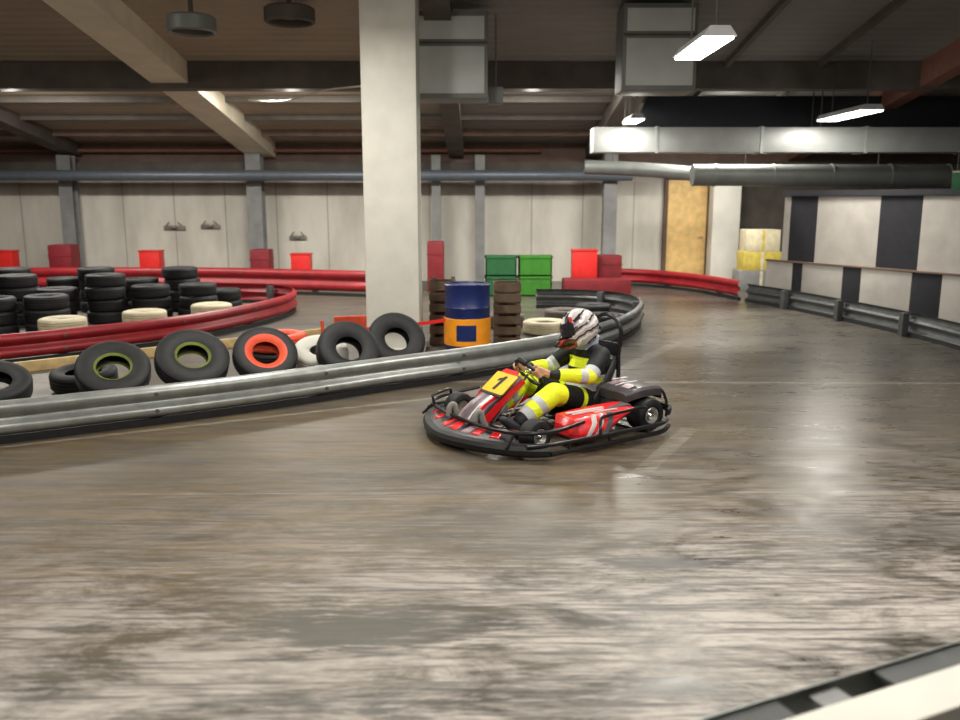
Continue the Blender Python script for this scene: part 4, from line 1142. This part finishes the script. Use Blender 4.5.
def hand(bm, g, ang, s, wr):
    """fingers closed round the ring at g; t = ring tangent"""
    t = (-sy_ * math.sin(ang) + su * math.cos(ang)).normalized()      # along the ring, towards its top on the left side
    a = (wr - g); a = (a - t * a.dot(t)).normalized()
    b = a.cross(t).normalized()
    if b.dot((g - SC).normalized()) < 0: b = -b                        # outside of the ring first, then over the front
    up = t if t.z > 0 else -t
    rr = .0255
    C_ = lambda th, off, r=rr: g + up * off + (a * math.cos(R(th)) + b * math.sin(R(th))) * r
    offs = [.033, .011, -.011, -.032]; ln = [1.0, 1.08, 1.0, .82]; rad = [.0092, .0096, .0090, .0080]
    for o_, l_, r_ in zip(offs, ln, rad):
        kn = C_(28, o_, .040)
        chain(bm, [wr + up * o_ * .5, kn], [.016, .0135], seg=12)
        chain(bm, [kn, C_(85, o_ * .95, .030), C_(150 * l_, o_ * .9), C_(205 * l_, o_ * .88, .024)], [.0118, r_ + .001, r_, r_ * .86], seg=12)
    capsule(bm, wr + (g - wr) * .18, g + a * .035, .024, .020, flat=(1.35, .8), side=up)
    chain(bm, [wr + up * .018 + (g - wr) * .15, C_(-35, .044, .042), C_(-85, .048, .032), C_(-140, .040, .027)], [.016, .013, .011, .0092], seg=12)

bm = NB()
# head with face, neck, trunk, limbs: one continuous body
capsule(bm, HD + Vector((-.015, 0, .02)), HD + Vector((-.005, 0, .035)), .088, .086, flat=(.86, 1.0), side=(0, 1, 0))
capsule(bm, HD + Vector((.02, 0, -.045)), HD + Vector((.028, 0, -.07)), .058, .042, flat=(.9, 1), side=(0, 1, 0))
capsule(bm, HD + Vector((.078, 0, .012)), HD + Vector((.094, 0, -.022)), .010, .015, seg=12)          # nose
for s in (1, -1):
    capsule(bm, HD + Vector((-.005, .082 * s, .0)), HD + Vector((-.005, .084 * s, -.03)), .013, .010, seg=12)  # ears
    capsule(bm, HD + Vector((.070, .031 * s, .013)), HD + Vector((.071, .033 * s, .013)), .012, .012, seg=12)  # eyes under the brow
capsule(bm, HD + Vector((.078, -.014, -.050)), HD + Vector((.078, .014, -.050)), .008, .008, seg=12)  # lips
capsule(bm, NK + Vector((-.02, 0, -.05)), HD + Vector((-.015, 0, -.04)), .056, .050)
capsule(bm, HIPC + Vector((0, 0, .0)), CH, .110, .115, flat=(1.25, .80), side=(0, 1, 0))
capsule(bm, CH, SHC, .115, .095, flat=(1.35, .80), side=(0, 1, 0))
for s, nm in ((1, 'L'), (-1, 'R')):
    j = J[nm]
    capsule(bm, j['sh'] - Vector((0, .07 * s, -.01)), j['sh'], .05, .05)
    chain(bm, [j['sh'], j['el'], j['wr']], [.048, .038, .025])
    chain(bm, [j['hip'], j['kn'], j['an']], [.078, .052, .038])
    chain(bm, [j['an'], j['an'] + Vector((.035, 0, -.045)), j['an'] + Vector((.15, 0, .01))], [.036, .034, .028])
    ga = R(12) if s > 0 else R(168)
    hand(bm, rimpt(ga), ga, s, j['wr'] + (rimpt(ga) - j['wr']) * .28)
    capsule(bm, j['wr'], j['wr'] + (rimpt(ga) - j['wr']) * .30, .026, .021, flat=(1.1, .85))
remeshed('body', bm, .0042, 2, M['skin'], driver)

bm = NB()
capsule(bm, HIPC + Vector((.0, 0, .005)), CH, .135, .142, flat=(1.20, .88), side=(0, 1, 0))
capsule(bm, HIPC + Vector((.0, .05, -.01)), HIPC + Vector((.0, -.05, -.01)), .115, .115)
capsule(bm, CH, SHC + Vector((.0, 0, -.005)), .145, .118, flat=(1.30, .88), side=(0, 1, 0))
capsule(bm, CH + Vector((.04, .05, .02)), CH + Vector((.04, -.05, .02)), .11, .11)
capsule(bm, SHC, NK + Vector((-.012, 0, -.005)), .105, .072)
for s, nm in ((1, 'L'), (-1, 'R')):
    j = J[nm]
    capsule(bm, SHC + Vector((0, .06 * s, .005)), j['sh'], .085, .078)
    dfe = (j['wr'] - j['el'])
    chain(bm, [j['sh'], j['sh'].lerp(j['el'], .5), j['el'], j['el'] + dfe * .35, j['el'] + dfe * .90], [.082, .075, .065, .064, .048])
    chain(bm, [j['el'] + dfe * .84, j['wr'] + dfe * .12], [.041, .037])
    dth = j['kn'] - j['hip']; dsh = j['an'] - j['kn']
    chain(bm, [j['hip'], j['hip'] + dth * .5, j['kn'] + Vector((-.01, 0, .0)), j['kn'] + dsh * .4, j['kn'] + dsh * .85, j['an']], [.110, .106, .094, .090, .074, .062])
cov = remeshed('coverall', bm, .0085, 5, M['coverall'], driver)
# seam-following position values used by the fabric bands
def proj(p, a, b):
    d = b - a; t = (p - a).dot(d) / d.length_squared; tc = max(0, min(1, t)); return tc, (p - (a + d * tc)).length
me = cov.data
at_ = {n: me.attributes.new(n, 'FLOAT', 'POINT') for n in ('arm_t', 'leg_t', 'torso_t', 'front')}
for i, v in enumerate(me.vertices):
    p = v.co; j = J['L'] if p.y > 0 else J['R']
    a1, d1 = proj(p, j['sh'], j['el']); a2, d2 = proj(p, j['el'], j['wr'])
    l1, e1 = proj(p, j['hip'], j['kn']); l2, e2 = proj(p, j['kn'], j['an'])
    tt, _ = proj(p, HIPC + Vector((0, 0, -.02)), NK)
    td = min(proj(p, HIPC, CH)[1], proj(p, CH, SHC)[1], proj(p, SHC, NK)[1])
    arm = (a1, d1) if d1 < d2 else (1 + a2, d2); leg = (l1, e1) if e1 < e2 else (1 + l2, e2)
    c_arm, c_leg, c_t = arm[1] / .065, leg[1] / .09, td / .14
    at_['torso_t'].data[i].value = tt
    at_['front'].data[i].value = 1.0 if (p.x > -.365 and p.z > .2) else 0.0
    at_['arm_t'].data[i].value = max(arm[0], .05) if c_arm < c_t and c_arm < c_leg * 1.0 else 0.0
    at_['leg_t'].data[i].value = max(leg[0], .05) if c_leg < c_t and c_leg <= c_arm else 0.0
# boots
for s, nm in ((1, 'L'), (-1, 'R')):
    an = J[nm]['an']; bm = NB()
    chain(bm, [an + Vector((-.03, 0, .02)), an + Vector((.01, 0, -.02)), an + Vector((.035, 0, -.052))], [.058, .052, .046])
    chain(bm, [an + Vector((.035, 0, -.052)), an + Vector((.11, 0, -.01)), an + Vector((.165, 0, .03))], [.046, .043, .036], flat=(1.1, .9), side=(0, 1, 0))
    b_ = remeshed('boot', bm, .006, 4, M['boot'], driver)
# collar
bm = NB()
cc = NK + Vector((-.005, 0, .012)); rings = []
for k in range(33):
    a = 2 * math.pi * k / 32
    rings.append([cc + Vector(((.098 + o_) * math.cos(a), (.092 + o_) * math.sin(a), z * 1.4 + .012 * -math.cos(a))) for o_, z in ((0, -.03), (.006, 0), (.010, .035), (.004, .035), (0, 0), (-.008, -.03))])
loft(bm, rings, caps=False); obj('collar', bm, M['collar'], driver)

# helmet
hel = empty('helmet', HD + Vector((.0, 0, .0))); hel.parent = driver; hel.rotation_euler = (R(4), R(17), R(-30)); hel.scale = (1.1, 1.1, 1.1)
def hshape(az, el, off=0.0):
    cx, cz = math.cos(el), math.sin(el)
    x, y, z = cx * math.cos(az), cx * math.sin(az), cz
    rx = .158 if x < 0 else .150; ry = .128; rz = .152 if z > 0 else .165
    px, py, pz = x * (rx + off), y * (ry + off), z * (rz + off)
    if z < 0:
        f_ = min(1, -z / .55); f_ = f_ * f_ * (3 - 2 * f_)
        k = max(0, x); px += f_ * k * .105; py *= 1 - .10 * f_ * k
        if x < 0: px *= 1 - .10 * f_
    return Vector((px, py, pz))
def is_port(az, el): return abs(az) < R(64) and R(-16) < el < R(24)
NA, NE = 96, 48; EL0, EL1 = R(-52), R(90)
bm = NB(); inn = .014
V = [[(bm.verts.new(hshape(2 * math.pi * a / NA - math.pi, EL0 + (EL1 - EL0) * e / NE)), bm.verts.new(hshape(2 * math.pi * a / NA - math.pi, EL0 + (EL1 - EL0) * e / NE, -inn))) for a in range(NA)] for e in range(NE + 1)]
keep = {}
for e in range(NE):
    for a in range(NA):
        azc = 2 * math.pi * (a + .5) / NA - math.pi; elc = EL0 + (EL1 - EL0) * (e + .5) / NE
        keep[e, a] = not is_port(azc, elc)
for (e, a), k in keep.items():
    if not k: continue
    a2 = (a + 1) % NA
    f = bm.faces.new([V[e][a][0], V[e][a2][0], V[e + 1][a2][0], V[e + 1][a][0]]); f.smooth = True
    f = bm.faces.new([V[e][a][1], V[e + 1][a][1], V[e + 1][a2][1], V[e][a2][1]]); f.smooth = True
    for (e2, b2, p, q) in ((e - 1, a, (e, a), (e, a2)), (e + 1, a, (e + 1, a2), (e + 1, a)), (e, (a - 1) % NA, (e + 1, a), (e, a)), (e, a2, (e, a2), (e + 1, a2))):
        if not keep.get((e2, b2), False) and 0 <= e2 < NE or e2 < 0:
            bm.faces.new([V[p[0]][p[1]][0], V[p[0]][p[1]][1], V[q[0]][q[1]][1], V[q[0]][q[1]][0]])
bmesh.ops.remove_doubles(bm, verts=bm.verts[:], dist=1e-5)
obj('shell', bm, M['helmet'], hel, sharp=45)
bm = NB(); NV = 30
def grid_patch(bm, a0, a1, e0, e1, o1, o2, na=30, ne=12):
    A = [[bm.verts.new(hshape(a0 + (a1 - a0) * i / na, e0 + (e1 - e0) * k / ne, o1)) for i in range(na + 1)] for k in range(ne + 1)]
    B = [[bm.verts.new(hshape(a0 + (a1 - a0) * i / na, e0 + (e1 - e0) * k / ne, o2)) for i in range(na + 1)] for k in range(ne + 1)]
    for k in range(ne):
        for i in range(na):
            f = bm.faces.new([A[k][i], A[k][i + 1], A[k + 1][i + 1], A[k + 1][i]]); f.smooth = True
            f = bm.faces.new([B[k][i], B[k + 1][i], B[k + 1][i + 1], B[k][i + 1]]); f.smooth = True
    for k in range(ne):
        bm.faces.new([A[k][0], A[k + 1][0], B[k + 1][0], B[k][0]]); bm.faces.new([A[k][na], B[k][na], B[k + 1][na], A[k + 1][na]])
    for i in range(na):
        bm.faces.new([A[0][i], B[0][i], B[0][i + 1], A[0][i + 1]]); bm.faces.new([A[ne][i], A[ne][i + 1], B[ne][i + 1], B[ne][i]])
grid_patch(bm, R(-70), R(70), R(-10), R(28), .004, .001); vis = obj('visor', bm, M['visor'], hel)
for s in (1, -1):
    c = hshape(R(76) * s, R(8), .004); bm = NB(); lathe(bm, [(0, 0), (.016, 0), (.016, .008), (.012, .011), (0, .011)], 20, 'y', closed=False)
    for v in bm.verts: v.co.y *= s
    pv = obj('visor_pivot', bm, M['kart_grey'], hel); pv.location = c
bm = NB(); grid_patch(bm, R(-26), R(26), R(52), R(66), .012, -.001, 12, 6); obj('top_vent', bm, M['kart_black'], hel, bevel=.003)
bm = NB(); grid_patch(bm, R(-16), R(16), R(-34), R(-25), .007, -.001, 10, 4); obj('chin_vent', bm, M['kart_black'], hel)
